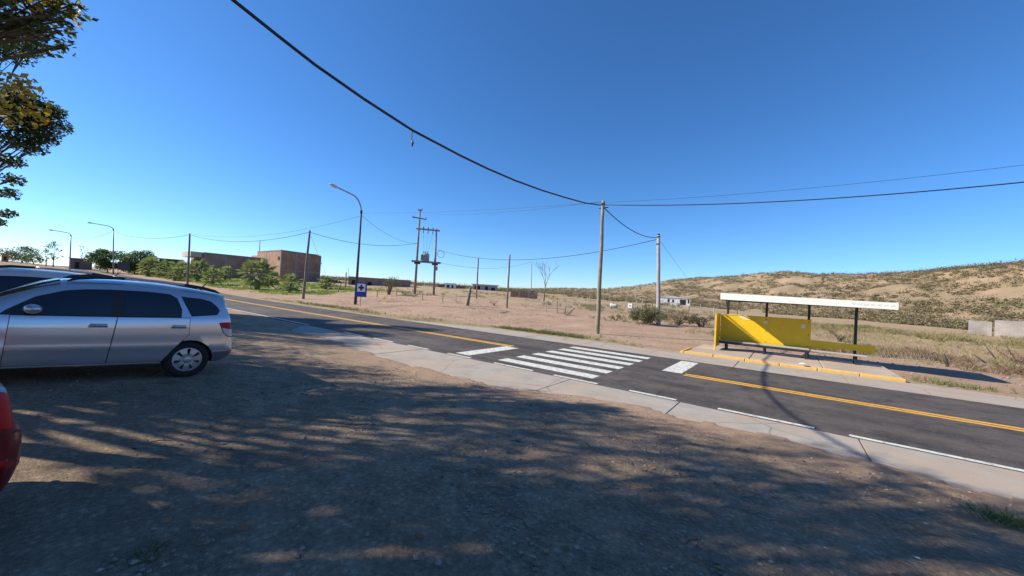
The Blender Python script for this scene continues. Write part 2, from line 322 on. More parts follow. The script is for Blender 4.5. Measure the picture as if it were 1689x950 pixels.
# concrete shoulder on the near side, slab by slab
sh = empty('concrete_shoulder'); tag(sh, kind='structure')
joints = [-18.6, -16.2, -13.1, -10.1, -7.1, -4.35, -1.75, 1.05, 3.9, 6.8, 9.8, 12.8, 16, 20, 25, 30]
for a, b in zip(joints[:-1], joints[1:]):
    a2, b2 = a+.012, b-.012; dz = random.uniform(.006, .016)
    la = near_edge(a2)-.45; lb = near_edge(b2)-.45
    if a < -18: la = 8.3
    V = [(a2, 8.54, dz), (b2, 8.54, dz), (b2, lb, dz), (a2, la, dz)]; V += [(x, y, -.1) for x, y, z in V]
    mesh_obj('slab', V, [(0, 3, 2, 1), (0, 1, 5, 4), (1, 2, 6, 5), (2, 3, 7, 6), (3, 0, 4, 7)], M_conc, sh)
fs = empty('concrete_gutter'); tag(fs, kind='structure')
jf = list(np.arange(-19.4, 32, 3.0))
for a, b in zip(jf[:-1], jf[1:]):
    dz = random.uniform(.004, .012); la = min(far_edge(a)+.4, 17.0); lb = min(far_edge(b)+.4, 17.0)
    V = [(a+.012, 15.01, dz), (b-.012, 15.01, dz), (b-.012, lb, dz), (a+.012, la, dz)]; V += [(x, y, -.1) for x, y, z in V]
    mesh_obj('slab', V, [(0, 1, 2, 3), (0, 4, 5, 1), (1, 5, 6, 2), (2, 6, 7, 3), (3, 7, 4, 0)], M_conc, fs)
# raised bus platform with a yellow kerb
pf = empty('bus_platform'); tag(pf, kind='structure')
M_plat = mat('platform_concrete', (.34, .26, .19), .92, col2=(.48, .385, .30), scale=.8, bump=.3, bscale=50, detail=12)
M_kerb = worn_paint('kerb_yellow', (.60, .37, .09), .46, (.40, .31, .21))
for a, b in [(-3.3, -1.1), (-1.08, 1.12), (1.14, 3.1)]:
    mb = MB(); mb.bbox(a, b, 17.16, 20.9, -.1, .125, .015); mb.build('platform_slab', M_plat, pf)
kx = np.linspace(-3.4, 3.15, 7)
for a, b in zip(kx[:-1], kx[1:]):
    mb = MB(); mb.bbox(a+.006, b-.006, 16.98, 17.15, -.1, .12+random.uniform(-.02, .004), .025); mb.build('kerb', M_kerb, pf)
mb = MB(); mb.bbox(-3.55, -3.41, 17.0, 18.7, -.1, .12, .025); mb.build('kerb', M_kerb, pf)

# ------------------------------------------------------------------ bus shelter
M_black = mat('black_steel', (.018, .018, .02), .55, var=.4, scale=8)
M_ypanel = worn_paint('yellow_panel', (.70, .45, .006), .37, (.50, .33, .03)); M_ypanel.node_tree.nodes['Principled BSDF'].inputs['Roughness'].default_value = .5
M_fascia = worn_paint('fascia_white', (.70, .72, .66), .34, (.45, .43, .38))
M_plank = mat('bench_concrete', (.36, .34, .29), .85, var=.18, scale=5, bump=.2)
M_stick = mat('sticker', (.62, .56, .38), .7, col2=(.78, .66, .30), scale=30)
M_rust = mat('rusty_edge', (.10, .06, .035), .85, var=.4, scale=20)
sb = empty('bus_shelter', (0, 0, 0)); tag(sb, 'yellow panelled bus shelter with flat white roof and black posts beside the road', 'bus shelter')
PZ = .125
rf = MB(); rf.bbox(-2.29, 3.09, 18.36, 21.0, 2.45, 2.57, .01); roof = rf.build('roof', mat('roof_sheet', (.30, .30, .29), .6, var=.2), sb)
def slope_fascia(x0, x1, y0, y1, za0, za1, zb0, zb1):
    V = [(x0, y0, za0), (x0, y1, za0), (x0, y1, za1), (x0, y0, za1), (x1, y0, zb0), (x1, y1, zb0), (x1, y1, zb1), (x1, y0, zb1)]
    return MB().add(V, [(0, 1, 2, 3), (4, 7, 6, 5), (0, 4, 5, 1), (3, 2, 6, 7), (0, 3, 7, 4), (1, 5, 6, 2)])
slope_fascia(-2.32, 3.12, 18.30, 18.355, 2.39, 2.67, 2.32, 2.56).build('fascia', M_fascia, roof)
MB().bbox(-2.32, -2.295, 18.36, 21.0, 2.42, 2.66, .004).build('fascia', M_fascia, roof)
MB().bbox(3.095, 3.12, 18.36, 21.0, 2.36, 2.58, .004).build('fascia', M_fascia, roof)
for yy in (18.45, 20.1, 20.9): MB().bbox(-2.28, 3.08, yy-.03, yy+.03, 2.35, 2.448, .004).build('roof_beam', M_black, roof)
for k in range(7):
    xx = 1.9+k*.17; MB().box(xx, xx+.11, 18.294, 18.298, 2.45-.004*k, 2.50-.004*k).build('faded_lettering', mat('faded_print', (.60, .63, .56), .7), roof)
for xx in (-2.2, -.7, .78, 2.25):
    p_ = MB().bbox(xx-.045, xx+.045, 20.06, 20.15, PZ-.1, 2.345, .006).build('post', M_black, sb)
    MB().tube([(xx, 20.0, 2.0), (xx, 19.3, 2.345)], .022, 6).build('brace', M_black, p_) if xx < -2 else None
bp_ = MB().bbox(-2.47, .86, 20.00, 20.035, .42, 1.74, .004).build('back_panel', M_ypanel, sb)
for (a, b, c, d) in [(-1.72, -1.40, 1.60, 1.70), (-1.62, -1.30, 1.54, 1.60), (-.82, -.64, 1.42, 1.55), (.52, .68, 1.36, 1.53)]:
    MB().box(a, b, 19.990, 19.996, c, d).build('sticker', M_stick, bp_)
# torn lower strip of the right panel
lo = []; hi = []; nx = 26
for i in range(nx+1):
    x = .875+1.95*i/nx; top = .90-.03*i/nx; bot = .55+.10*min(1, i/14)+random.uniform(-.02, .02)-.05*(i > 20)
    lo.append((x, bot)); hi.append((x, top))
mb = MB()
for i in range(nx):
    (a, b), (c, d) = lo[i], lo[i+1]; e, f = hi[i], hi[i+1]
    mb.add([(a, 20.0, b), (c, 20.0, d), (f[0], 20.0, f[1]), (e[0], 20.0, e[1]), (a, 20.03, b), (c, 20.03, d), (f[0], 20.03, f[1]), (e[0], 20.03, e[1])], [(0, 1, 2, 3), (5, 4, 7, 6), (3, 2, 6, 7), (1, 0, 4, 5)]+([(0, 3, 7, 4)] if i == 0 else [])+([(1, 5, 6, 2)] if i == nx-1 else []))
MB().bbox(-2.47, .86, 19.985, 19.998, 1.70, 1.735, .003).build('edge_rail', mat('yellow_frame', (.62, .45, .04), .5, var=.15), bp_)
for xx in (-2.2, -.7, .78):
    for zz in (.62, 1.1, 1.62): MB().tube([(xx, 19.999, zz), (xx, 19.988, zz)], .018, 8).build('bolt', M_rust, bp_)
mb.build('torn_panel', M_ypanel, sb)['label'] = 'torn lower strip of the yellow panel'
MB().bbox(-2.53, -2.49, 18.82, 20.03, .26, 1.76, .006).build('side_panel', M_ypanel, sb)
MB().bbox(-2.545, -2.475, 18.76, 18.815, .0, 1.78, .006).build('panel_frame', mat('yellow_frame', (.62, .45, .04), .5, var=.15), sb)
bn = MB().bbox(-2.42, .82, 19.42, 19.86, .475, .545, .01).build('bench_seat', M_plank, sb)
MB().bbox(.84, 2.55, 19.46, 19.84, .46, .51, .01).build('bench_seat', M_plank, sb)
MB().bbox(-2.42, .82, 19.35, 19.415, .40, .50, .006).build('bench_rail', M_black, sb)
MB().bbox(-2.42, .82, 19.80, 19.86, .38, .47, .006).build('bench_rail', M_black, sb)
for xx in (-2.15, -.7, .72):
    MB().bbox(xx-.045, xx+.045, 19.38, 19.44, PZ-.05, .40, .005).build('bench_leg', M_black, sb); MB().bbox(xx-.04, xx+.04, 19.81, 19.85, PZ-.05, .38, .005).build('bench_leg', M_black, sb)
MB().bbox(2.2, 2.28, 19.58, 19.66, PZ-.05, .455, .005).build('bench_leg', M_black, sb)

# ------------------------------------------------------------------ cars
M_glass = mat('car_glass', (.010, .013, .022), .04, spec=.6)
M_tyre = mat('tyre', (.014, .014, .015), .8, var=.2, scale=20); M_rim = mat('hubcap', (.42, .43, .45), .35, metal=.6)
M_trim = mat('black_trim', (.012, .012, .013), .45); M_under = mat('underbody', (.01, .01, .01), .9)
M_red = mat('tail_red', (.50, .008, .012), .4, spec=.3); M_clear = mat('tail_clear', (.62, .58, .58), .15, coat=.5); M_chrome = mat('lamp_glass', (.55, .57, .6), .1, metal=.4)
def paint(name, col, metal=.55, rough=.32): return mat(name, col, rough, metal=metal, coat=.8)
class Car:
    def __init__(s, top, wid, bot, belt):
        s.top, s.wid, s.bot, s.belt = [np.array(q) for q in (top, wid, bot, belt)]
    def sec(s, u):
        ht = np.interp(u, s.top[:, 0], s.top[:, 1]); wv = np.interp(u, s.wid[:, 0], s.wid[:, 1]); hb = np.interp(u, s.bot[:, 0], s.bot[:, 1])
        bl = min(np.interp(u, s.belt[:, 0], s.belt[:, 1]), ht-.05); full = np.clip((ht-bl-.05)/.4, 0, 1)
        wr = wv-.05-.14*full-.04*(1-full); lo = lambda h: hb+(bl-hb)*h
        hu = ht-bl
        return [(0, hb), (wv-.14, hb), (wv-.045, hb+.012), (wv-.022, lo(.13)), (wv-.012, lo(.26)), (wv+.002, lo(.395)), (wv-.004, lo(.43)), (wv-.002, lo(.62)), (wv-.006, lo(.8)), (wv-.022, lo(.95)), (wv-.035, bl),
                (wv-.04-.04*full, bl+hu*.3), (wv-.045-.09*full, bl+hu*.62), (wr, bl+hu*.84), (wr-.05, bl+hu*.93), (wr-.16, bl+hu*.975), (wr*.5, bl+hu*.995), (0, ht)]
    def side(s, u, h):
        q = s.sec(u)[2:14]; hs = [p[1] for p in q]; return float(np.interp(h, hs, [p[0] for p in q]))
    def patch(s, name, bottom, top, m, parent, off=.004, N=16, Mr=6, sgn=1):
        def rs(pts):
            pts = np.array(pts, float); d = np.concatenate([[0], np.cumsum(np.hypot(*np.diff(pts, axis=0).T))]); t = np.linspace(0, d[-1], N+1)
            return np.stack([np.interp(t, d, pts[:, 0]), np.interp(t, d, pts[:, 1])], 1)
        a, b = rs(bottom), rs(top); V = []; F = []
        for j in range(Mr+1):
            for i in range(N+1):
                u, h = a[i]+(b[i]-a[i])*j/Mr; V.append((u, sgn*(s.side(u, h)+off), h))
        for j in range(Mr):
            for i in range(N):
                k = j*(N+1)+i; f = (k, k+1, k+N+2, k+N+1); F.append(f if sgn < 0 else f[::-1])
        return mesh_obj(name, V, F, m, parent, True)
    def body(s, us, m, parent, arches, name='body'):
        V = []; F = []; secs = [s.sec(u) for u in us]; n = len(secs[0]); ring = 2*n-2
        for u, q in zip(us, secs):
            V += [(u, v, h) for v, h in q]+[(u, -v, h) for v, h in q[-2:0:-1]]
        for i in range(len(us)-1):
            for j in range(ring): F.append((i*ring+j, i*ring+(j+1) % ring, (i+1)*ring+(j+1) % ring, (i+1)*ring+j))
        F += [tuple(range(ring))[::-1], tuple((len(us)-1)*ring+j for j in range(ring))]
        o = mesh_obj(name, V, F, m, parent, True)
        bm = bmesh.new(); bm.from_mesh(o.data); bmesh.ops.recalc_face_normals(bm, faces=bm.faces[:]); bm.to_mesh(o.data); bm.free()
        for (u, h, r) in arches:
            for sg in (1, -1):
                prof = [(0.0001, -.02), (r, -.02), (r, .40), (.0001, .40)]; cb = MB(); nseg = 28
                Vc = []; 
                for yy in (.50, 1.2):
                    Vc += [(u+r*math.cos(2*math.pi*k/nseg), sg*yy, h+r*math.sin(2*math.pi*k/nseg)) for k in range(nseg)]
                Fc = [(k, (k+1) % nseg, nseg+(k+1) % nseg, nseg+k) for k in range(nseg)]+[tuple(range(nseg))[::-1], tuple(range(nseg, 2*nseg))]
                co = mesh_obj('arch_cutter', Vc, Fc, M_under)
                bm = bmesh.new(); bm.from_mesh(co.data); bmesh.ops.recalc_face_normals(bm, faces=bm.faces[:]); bm.to_mesh(co.data); bm.free()
                md = o.modifiers.new('arch', 'BOOLEAN'); md.operation = 'DIFFERENCE'; md.object = co; md.solver = 'EXACT'
                bpy.context.view_layer.update()
                ev = o.evaluated_get(bpy.context.evaluated_depsgraph_get()); me = bpy.data.meshes.new_from_object(ev); o.modifiers.clear(); o.data = me
                bpy.data.objects.remove(co)
        if M_under.name not in [x.name for x in o.data.materials if x]: o.data.materials.append(M_under)
        idx = list(o.data.materials).index(M_under)
        for p in o.data.polygons:
            c = p.center
            for (u, h, r) in arches:
                if math.hypot(c.x-u, c.z-h) < r+.01 and abs(c.y) < s.side(c.x, max(c.z, .3))-.03: p.material_index = idx
            if c.z < .30 and p.normal.z < -.7: p.material_index = idx
        o.data.set_sharp_from_angle(angle=R(38))
        return o
    def wheel(s, u, sg, r, wv, parent):
        wh = empty('wheel', (u, sg*wv, r)); wh.parent = parent
        if sg < 0: wh.rotation_euler = (0, 0, math.pi)
        q = lambda prof, nm, m: (lambda b: b.build(nm, m, wh, True))(MB().lathe(prof, 36, (0, 0, 0), 'y2'))
        def lathe_y(prof, nm, m, n=36):
            V = []; F = []
            for rr, yy in prof: V += [(rr*math.cos(2*math.pi*k/n), yy, rr*math.sin(2*math.pi*k/n)) for k in range(n)]
            for i in range(len(prof)-1):
                for k in range(n): F.append((i*n+k, (i+1)*n+k, (i+1)*n+(k+1) % n, i*n+(k+1) % n))
            return mesh_obj(nm, V, F, m, wh, True)
        lathe_y([(.19, -.20), (r-.03, -.20), (r, -.17), (r, -.03), (r-.012, -.012), (r-.05, .0), (.215, -.008), (.20, -.02)], 'tyre', M_tyre)
        lathe_y([(.205, -.016), (.195, -.03), (.17, -.045), (.05, -.045), (.0, -.045)], 'rim', M_trim)
        mb = MB()
        lathe_y([(.206, -.012), (.198, -.002), (.180, -.006), (.176, -.03)], 'rim', M_rim)
        for k in range(7):
            a = 2*math.pi*k/7+.2
            V = []
            for rr, hw, yy in [(.055, .034, .004), (.11, .036, .006), (.19, .060, -.004)]:
                for t in (-1, 1):
                    ca, sa = math.cos(a), math.sin(a); V.append((rr*ca-t*hw*sa, yy, rr*sa+t*hw*ca))
            V += [(x, y-.03, z) for x, y, z in V]
            mb.add(V, [(0, 1, 3, 2), (2, 3, 5, 4), (0, 2, 8, 6), (2, 4, 10, 8), (1, 7, 9, 3), (3, 9, 11, 5)])
        mb.build('spoke', M_rim, wh); lathe_y([(.062, -.02), (.06, .008), (.045, .014), (0, .014)], 'hub', M_rim, 20)
        return wh

def place_car(root, X, Yr, Z, tilt=-.068):
    # car u axis -> +Y, v axis -> +X
    root.matrix_world = Matrix.Translation((X, Yr, Z))@Matrix(((0, 1, 0, 0), (1, 0, 0, 0), (0, 0, 1, 0), (0, 0, 0, 1)))@Matrix.Rotation(-tilt, 4, 'Y')

def build_mpv(name, P, detail=True):
    car = Car(top=[(-3.50, .60), (-3.44, .78), (-3.3, .92), (-3.0, 1.02), (-2.6, 1.075), (-2.32, 1.10), (-2.2, 1.14), (-1.95, 1.30), (-1.7, 1.44), (-1.5, 1.52), (-1.25, 1.56), (-1.0, 1.578), (-.6, 1.585), (-.25, 1.572), (.0, 1.55), (.2, 1.525), (.36, 1.505), (.415, 1.49), (.445, 1.44), (.485, 1.28), (.525, 1.14), (.57, .99), (.61, .84), (.65, .66), (.68, .52), (.70, .5)],
              wid=[(-3.5, .55), (-3.42, .68), (-3.25, .79), (-3.0, .84), (-2.6, .865), (-1.5, .8675), (0, .8675), (.3, .862), (.45, .855), (.53, .84), (.59, .815), (.64, .765), (.68, .67), (.70, .6)],
              bot=[(-3.5, .40), (-3.35, .27), (-3.0, .24), (-2.3, .25), (.25, .25), (.45, .255), (.58, .33), (.66, .39), (.70, .43)],
              belt=[(-3.5, .9), (-1.95, .985), (-1.0, 1.02), (-.2, 1.05), (.7, 1.08)])
    root = empty(name)
    us = sorted(set([round(x, 3) for x in list(np.arange(-3.5, .70, .1))+[-3.47, -3.44, .35, .39, .42, .445, .47, .495, .52, .545, .57, .595, .615, .635, .65, .665, .68, .69, .70, -3.35]]))
    body = car.body(us, P, root, [(0, .30, .352), (-2.6, .30, .352)])
    for sg in (1, -1):
        pt = lambda nm, b, t, m, pa, off, N=18, Mr=8: car.patch(nm, b, t, m, pa, off, N, Mr, sg)
        # dark window band then the panes on it
        band = pt('window_band', [(-2.02, .985), (-1.6, .99), (-1.0, 1.008), (-.6, 1.02), (-.165, 1.036)], [(-1.97, 1.05), (-1.74, 1.25), (-1.48, 1.362), (-1.28, 1.40), (-.98, 1.425), (-.6, 1.435), (-.34, 1.42), (-.24, 1.36), (-.165, 1.17)], M_trim, root, .004, 40)
        pt('pane', [(-1.90, 1.0), (-1.6, 1.005), (-1.0, 1.024)], [(-1.88, 1.06), (-1.70, 1.225), (-1.47, 1.335), (-1.28, 1.376), (-1.0, 1.40)], M_glass, root, .008, 24)
        pt('pane', [(-.86, 1.032), (-.5, 1.042), (-.20, 1.054)], [(-.865, 1.40), (-.59, 1.412), (-.34, 1.394), (-.265, 1.335), (-.20, 1.165)], M_glass, root, .008, 24)
        qb = pt('window_band', [(-.03, 1.062), (.2, 1.09), (.335, 1.108)], [(-.19, 1.395), (.10, 1.38), (.24, 1.34), (.325, 1.262), (.372, 1.185)], M_trim, root, .004)
        pt('pane', [(-.02, 1.076), (.2, 1.104), (.325, 1.122)], [(-.168, 1.380), (.10, 1.362), (.235, 1.322), (.305, 1.25), (.352, 1.18)], M_glass, root, .008)
        # doors with dark gaps round them
        for (sb_, st_, db, dt, hc) in [([(-1.93, .285), (-.972, .285)], [(-1.93, .985), (-.925, 1.01)], [(-1.923, .291), (-.979, .291)], [(-1.923, .979), (-.932, 1.003)], (-1.115, .865)),
                                   ([(-.972, .285), (-.33, .285), (-.225, .475), (-.03, .75)], [(-.925, 1.01), (-.6, 1.02), (-.2, 1.035), (-.045, 1.045)], [(-.966, .291), (-.339, .291), (-.233, .478), (-.038, .753)], [(-.919, 1.003), (-.6, 1.013), (-.2, 1.028), (-.052, 1.038)], (-.185, .875))]:
            pt('door_gap', sb_, st_, M_trim, root, .002, 24, 14)
            d = pt('door', db, dt, P, root, .005, 24, 20)
            u, h = hc; vv = car.side(u, h)
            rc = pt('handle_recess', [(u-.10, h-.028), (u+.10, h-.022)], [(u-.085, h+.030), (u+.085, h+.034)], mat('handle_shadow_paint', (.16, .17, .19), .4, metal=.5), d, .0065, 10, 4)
            mb = MB(); mb.tube([(u-.095, sg*(vv+.008), h-.004), (u-.05, sg*(vv+.035), h+.010), (u+.05, sg*(vv+.035), h+.014), (u+.095, sg*(vv+.008), h+.004)], [.010, .016, .016, .010], 8); mb.build('handle', P, d, True)
        pt('sill_trim', [(-2.2, .268), (-.345, .268)], [(-2.2, .284), (-.345, .284)], mat('sill_bright', (.5, .52, .55), .35, metal=.4), root, .012, 20, 1)
        tl = pt('tail_light', [(.40, .90), (.45, .79), (.53, .715), (.618, .705)], [(.372, .968), (.43, .978), (.50, .982), (.565, .975)], M_trim, root, .004, 14, 8)
        pt('red_lens', [(.408, .905), (.48, .885), (.59, .865)], [(.388, .958), (.44, .968), (.56, .967)], M_red, tl, .010, 10, 4)
        pt('clear_lens', [(.455, .80), (.50, .755), (.545, .727), (.615, .718)], [(.42, .885), (.47, .873), (.53, .862), (.595, .852)], M_clear, tl, .010, 10, 4)
        # mirror
        vv = car.side(-1.78, 1.02); mb = MB()
        for k in range(1): 
            prof = [(.0, .0), (.05, .03), (.075, .07), (.08, .12), (.065, .17), (.03, .20), (0.0, .205)]
        V = []; F = []; nn = 14
        for (rr, vo) in prof: V += [(-1.75+rr*.9*math.cos(2*math.pi*k/nn)*(1.25), sg*(vv-.01+vo), 1.085+rr*.85*math.sin(2*math.pi*k/nn)) for k in range(nn)]
        for i in range(len(prof)-1):
            for k in range(nn): F.append((i*nn+k, i*nn+(k+1) % nn, (i+1)*nn+(k+1) % nn, (i+1)*nn+k))
        mi = mesh_obj('mirror', V, F, P, root, True)
        mb = MB().tube([(-1.80, sg*(vv-.02), 1.02), (-1.77, sg*(vv+.07), 1.05)], .03, 8); mb.build('mirror_foot', M_trim, mi)
        # roof rails: two black ends with a bright bar between
        rail = [(-1.48, 1.50), (-1.38, 1.555), (-1.2, 1.592), (-.9, 1.613), (-.5, 1.618), (-.15, 1.603), (.1, 1.573), (.28, 1.535), (.36, 1.505)]
        vr = .655
        P3 = [(u, sg*(vr-.01*(u < -1.3)), h) for u, h in rail]
        MB().tube(P3[:4], [.012, .026, .028, .022], 8).build('roof_rail', M_trim, root, True)
        MB().tube(P3[3:6], .020, 8).build('roof_rail', mat('rail_silver', (.5, .52, .55), .3, metal=.7), root, True)
        MB().tube(P3[5:], [.022, .028, .026, .012], 8).build('roof_rail', M_trim, root, True)
        # head light
        pt('head_light', [(-3.40, .70), (-3.2, .72), (-3.02, .78)], [(-3.37, .80), (-3.2, .86), (-3.0, .90)], M_chrome, root, .006, 10, 4)
        car.wheel(0, sg, .31, .845, root); car.wheel(-2.6, sg, .31, .845, root)
    # windscreen, tailgate glass, bumper line, plate
    def across(nm, u0, u1, m, f=.9, off=.012, n=10):
        V = []; F = []
        for i in range(9):
            u = u0+(u1-u0)*i/8; q = car.sec(u); vs = [p[0] for p in q[12:]][::-1]; hs = [p[1] for p in q[12:]][::-1]; W = q[13][0]*f
            for j in range(n+1):
                v = -W+2*W*j/n; V.append((u+off*(1 if u > 0 else -1), v, float(np.interp(abs(v), vs, hs))+off))
        for i in range(8):
            for j in range(n): k = i*(n+1)+j; F.append((k, k+1, k+n+2, k+n+1))
        return mesh_obj(nm, V, F, m, root, True)
    across('windscreen', -2.16, -1.53, M_glass, .97); across('rear_window', .435, .545, M_glass, .86)
    MB().tube([(.22, 0, 1.53), (.26, 0, 1.60), (.34, 0, 1.72)], [.02, .012, .004], 6).build('antenna', M_trim, root)
    MB().bbox(.705, .718, -.24, .24, .56, .68, .004).build('number_plate', mat('plate', (.55, .55, .55), .5), root)
    for sg in (1, -1): car.patch('bumper_line', [(.34, .445), (.5, .452), (.66, .46)], [(.34, .462), (.5, .47), (.66, .478)], mat('sill_bright', (.5, .52, .55), .35, metal=.4), root, .007, 14, 1, sg)
    for sg in (1, -1): car.patch('lower_bumper', [(.345, .262), (.46, .27), (.57, .335), (.645, .395)], [(.345, .43), (.5, .44), (.6, .445), (.66, .45)], mat('bumper_grey', (.10, .105, .12), .5), root, .004, 14, 4, sg)
    return root, car
P_sil = paint('silver_paint', (.58, .60, .63), .68, .24)
mpv, carS = build_mpv('parked_car', P_sil); tag(mpv, 'silver people carrier with black roof rail ends parked tail towards the road', 'car', 'cars parked in the tree shade')
WX, WY = -9.2, 1.82
place_car(mpv, WX, WY, gz(WX+.86, WY)-.012)
P_wht = paint('pale_paint', (.62, .63, .64), .2, .3)
mpv2, _ = build_mpv('parked_car', P_wht); tag(mpv2, 'pale car whose roof and dark side window show behind the silver car', 'car', 'cars parked in the tree shade')
place_car(mpv2, -12.6, 1.0, gz(-12, 1.0)-.012)

def build_sedan(name, P):
    car = Car(top=[(-3.4, .58), (-3.33, .76), (-3.1, .88), (-2.6, .97), (-2.15, 1.02), (-1.9, 1.12), (-1.5, 1.34), (-1.25, 1.42), (-.8, 1.46), (-.3, 1.44), (0, 1.38), (.3, 1.22), (.5, 1.02), (.70, .98), (.78, .97), (.84, .96), (.895, .935), (.915, .87), (.93, .80), (.945, .73), (.965, .70), (.985, .68), (1.0, .63), (1.005, .55)],
              wid=[(-3.4, .55), (-3.3, .70), (-3.0, .81), (-2.5, .84), (0, .845), (.4, .84), (.7, .82), (.85, .79), (.93, .75), (.98, .69), (1.005, .60)],
              bot=[(-3.4, .36), (-3.2, .22), (-2.3, .2), (.3, .2), (.6, .215), (.85, .25), (.95, .30), (1.005, .40)], belt=[(-3.4, .85), (-1.9, .90), (0, .95), (1.01, .98)])
    root = empty(name)
    us = sorted(set([round(x, 3) for x in list(np.arange(-3.4, .8, .1))+[-3.37, -3.33, .78, .84, .87, .895, .905, .915, .922, .93, .938, .945, .955, .965, .975, .985, .992, 1.0, 1.005]]))
    body = car.body(us, P, root, [(0, .29, .335), (-2.5, .29, .335)])
    for sg in (1, -1):
        pt = lambda nm, b, t, m, pa, off, N=16, Mr=6: car.patch(nm, b, t, m, pa, off, N, Mr, sg)
        pt('window_band', [(-1.95, .90), (-.9, .925), (-.05, .955), (.16, .975)], [(-1.9, .96), (-1.5, 1.22), (-1.2, 1.31), (-.8, 1.345), (-.3, 1.33), (0, 1.25), (.14, 1.10)], M_glass, root, .004, 30)
        for (b, t, hc) in [([(-1.85, .25), (-.9, .25)], [(-1.85, .885), (-.86, .91)], (-1.02, .80)), ([(-.885, .25), (-.33, .25), (-.2, .48), (.02, .72)], [(-.845, .91), (-.3, .93), (-.05, .945), (.05, .95)], (-.12, .82))]:
            d = pt('door', b, t, P, root, .005, 16, 12); u, h = hc; vv = car.side(u, h)
            MB().tube([(u-.09, sg*(vv+.008), h), (u-.05, sg*(vv+.035), h+.01), (u+.05, sg*(vv+.035), h+.012), (u+.09, sg*(vv+.008), h+.004)], [.009, .014, .014, .009], 8).build('handle', P, d, True)
        # wrap-round tail light
        tl = pt('tail_light', [(.70, .76), (.80, .73), (.90, .712), (.944, .705)], [(.64, .87), (.74, .90), (.84, .925), (.897, .915)], M_red, root, .008, 14, 8)
        pt('clear_lens', [(.70, .835), (.78, .85), (.86, .855)], [(.69, .86), (.78, .878), (.86, .885)], M_clear, tl, .011, 10, 3)
        pt('bumper_line', [(.5, .655), (.75, .66), (.97, .66)], [(.5, .665), (.75, .671), (.968, .672)], M_trim, root, .004, 14, 1)
        MB().bbox(.86, .93, sg*.80-.02, sg*.80+.02, .50, .535, .006).build('reflector', M_red, root)
        car.wheel(0, sg, .30, .822, root); car.wheel(-2.5, sg, .30, .822, root)
        vv = car.side(-1.6, .92); MB().lathe([(0, 0), (.08, .03), (.09, .1), (.06, .17), (0, .18)], 12, (0, 0, 0)).build('mirror', P, root, True).matrix_local = Matrix.Translation((-1.62, sg*vv, .98))@Matrix.Rotation(-sg*R(90), 4, 'X')
        pt('head_light', [(-3.3, .62), (-3.1, .64), (-2.95, .70)], [(-3.28, .70), (-3.1, .77), (-2.95, .80)], M_chrome, root, .006, 10, 4)
    return root, car
P_red = mat('red_paint', (.16, .006, .010), .35, metal=.2, coat=.25)
red, carR = build_sedan('parked_car', P_red); tag(red, 'dark red car whose rear corner and red tail light show at the left edge', 'car', 'cars parked in the tree shade')
place_car(red, -4.32, -.955, gz(-3.6, -.85)-.01); red.matrix_world = Matrix.Translation((-3.6, .03, 0))@Matrix.Rotation(R(7), 4, 'Z')@Matrix.Translation((3.6, -.03, 0))@red.matrix_world@Matrix.Diagonal((1, 1, .95, 1))

# ------------------------------------------------------------------ poles, lamps, wires
M_wood = mat('pole_wood', (.17, .14, .10), .9, col2=(.30, .26, .19), scale=3, bump=.4, bscale=18)
M_wood2 = mat('grey_wood', (.13, .105, .08), .9, col2=(.24, .20, .16), scale=4, bump=.4, bscale=22)
M_cpole = mat('concrete_pole', (.33, .32, .31), .9, var=.15, scale=3, bump=.15)
M_galv = mat('galvanised', (.30, .31, .32), .5, metal=.5, var=.15, scale=6)
M_dark = mat('dark_pole', (.045, .045, .05), .7, var=.3, scale=4)
M_wire = mat('wire', (.02, .02, .022), .6)
M_ceram = mat('insulator', (.16, .11, .09), .3)
TOP = {}
def pole(key, base, top, r0, r1, m, label, name='utility_pole', group='utility poles beyond the road', seg=10):
    b = hit(*base); t = above(top[0], top[1], b); TOP[key] = t; root = empty(name, b); h = t-b
    pts = [Vector((0, 0, -.3))]+[h*(i/6)+Vector((random.uniform(-.02, .02), random.uniform(-.02, .02), 0))*(0 < i < 6) for i in range(7)]
    MB().tube(pts, [r0]+[r0+(r1-r0)*i/6 for i in range(7)], seg).build('shaft', m, root, True)
    tag(root, label, 'pole', group); return root, b, t
def cap(root, t, b, z=-.12, r=.05):
    MB().tube([(t-b)+Vector((0, 0, z-.05)), (t-b)+Vector((0, 0, z+.05))], r, 8).build('bracket', M_dark, root)
r1, b1, t1 = pole('main', (985, 551), (995, 331), .135, .09, M_wood, 'tall weathered wooden pole by the crosswalk carrying the thick cable'); cap(r1, t1, b1, -.2, .12)
MB().tube([(t1-b1)+Vector((-.25, 0, -.45)), (t1-b1)+Vector((.3, .1, -.4))], .03, 6).build('crossbar', M_dark, r1)
r2, b2, t2 = pole('conc', (1086, 536), (1086, 388), .19, .135, M_cpole, 'pale concrete pole rising out of the bush left of the shelter'); cap(r2, t2, b2, -.15, .17); cap(r2, t2, b2, -.8, .165)
MB().tube([(t2-b2)+Vector((0, 0, 0)), (t2-b2)+Vector((0, 0, .12))], .14, 8).build('cap', M_dark, r2)
r3, b3, t3 = pole('p510', (500, 493), (511, 380), .15, .105, M_wood2, 'leaning wooden pole in front of the tall brick block'); cap(r3, t3, b3)
r4, b4, t4 = pole('p312', (309, 471), (313, 385), .16, .11, M_wood2, 'wooden pole among the palms left of the brick buildings'); cap(r4, t4, b4)
r5, b5, t5 = pole('p429', (426, 458), (429, 397), .13, .09, M_wood, 'thin pole standing behind the largest palm'); cap(r5, t5, b5)
r6, b6, t6 = pole('p840', (836, 507), (841, 420), .10, .075, M_wood2, 'bare slanting wooden pole in the dirt field, nearest of three'); cap(r6, t6, b6)
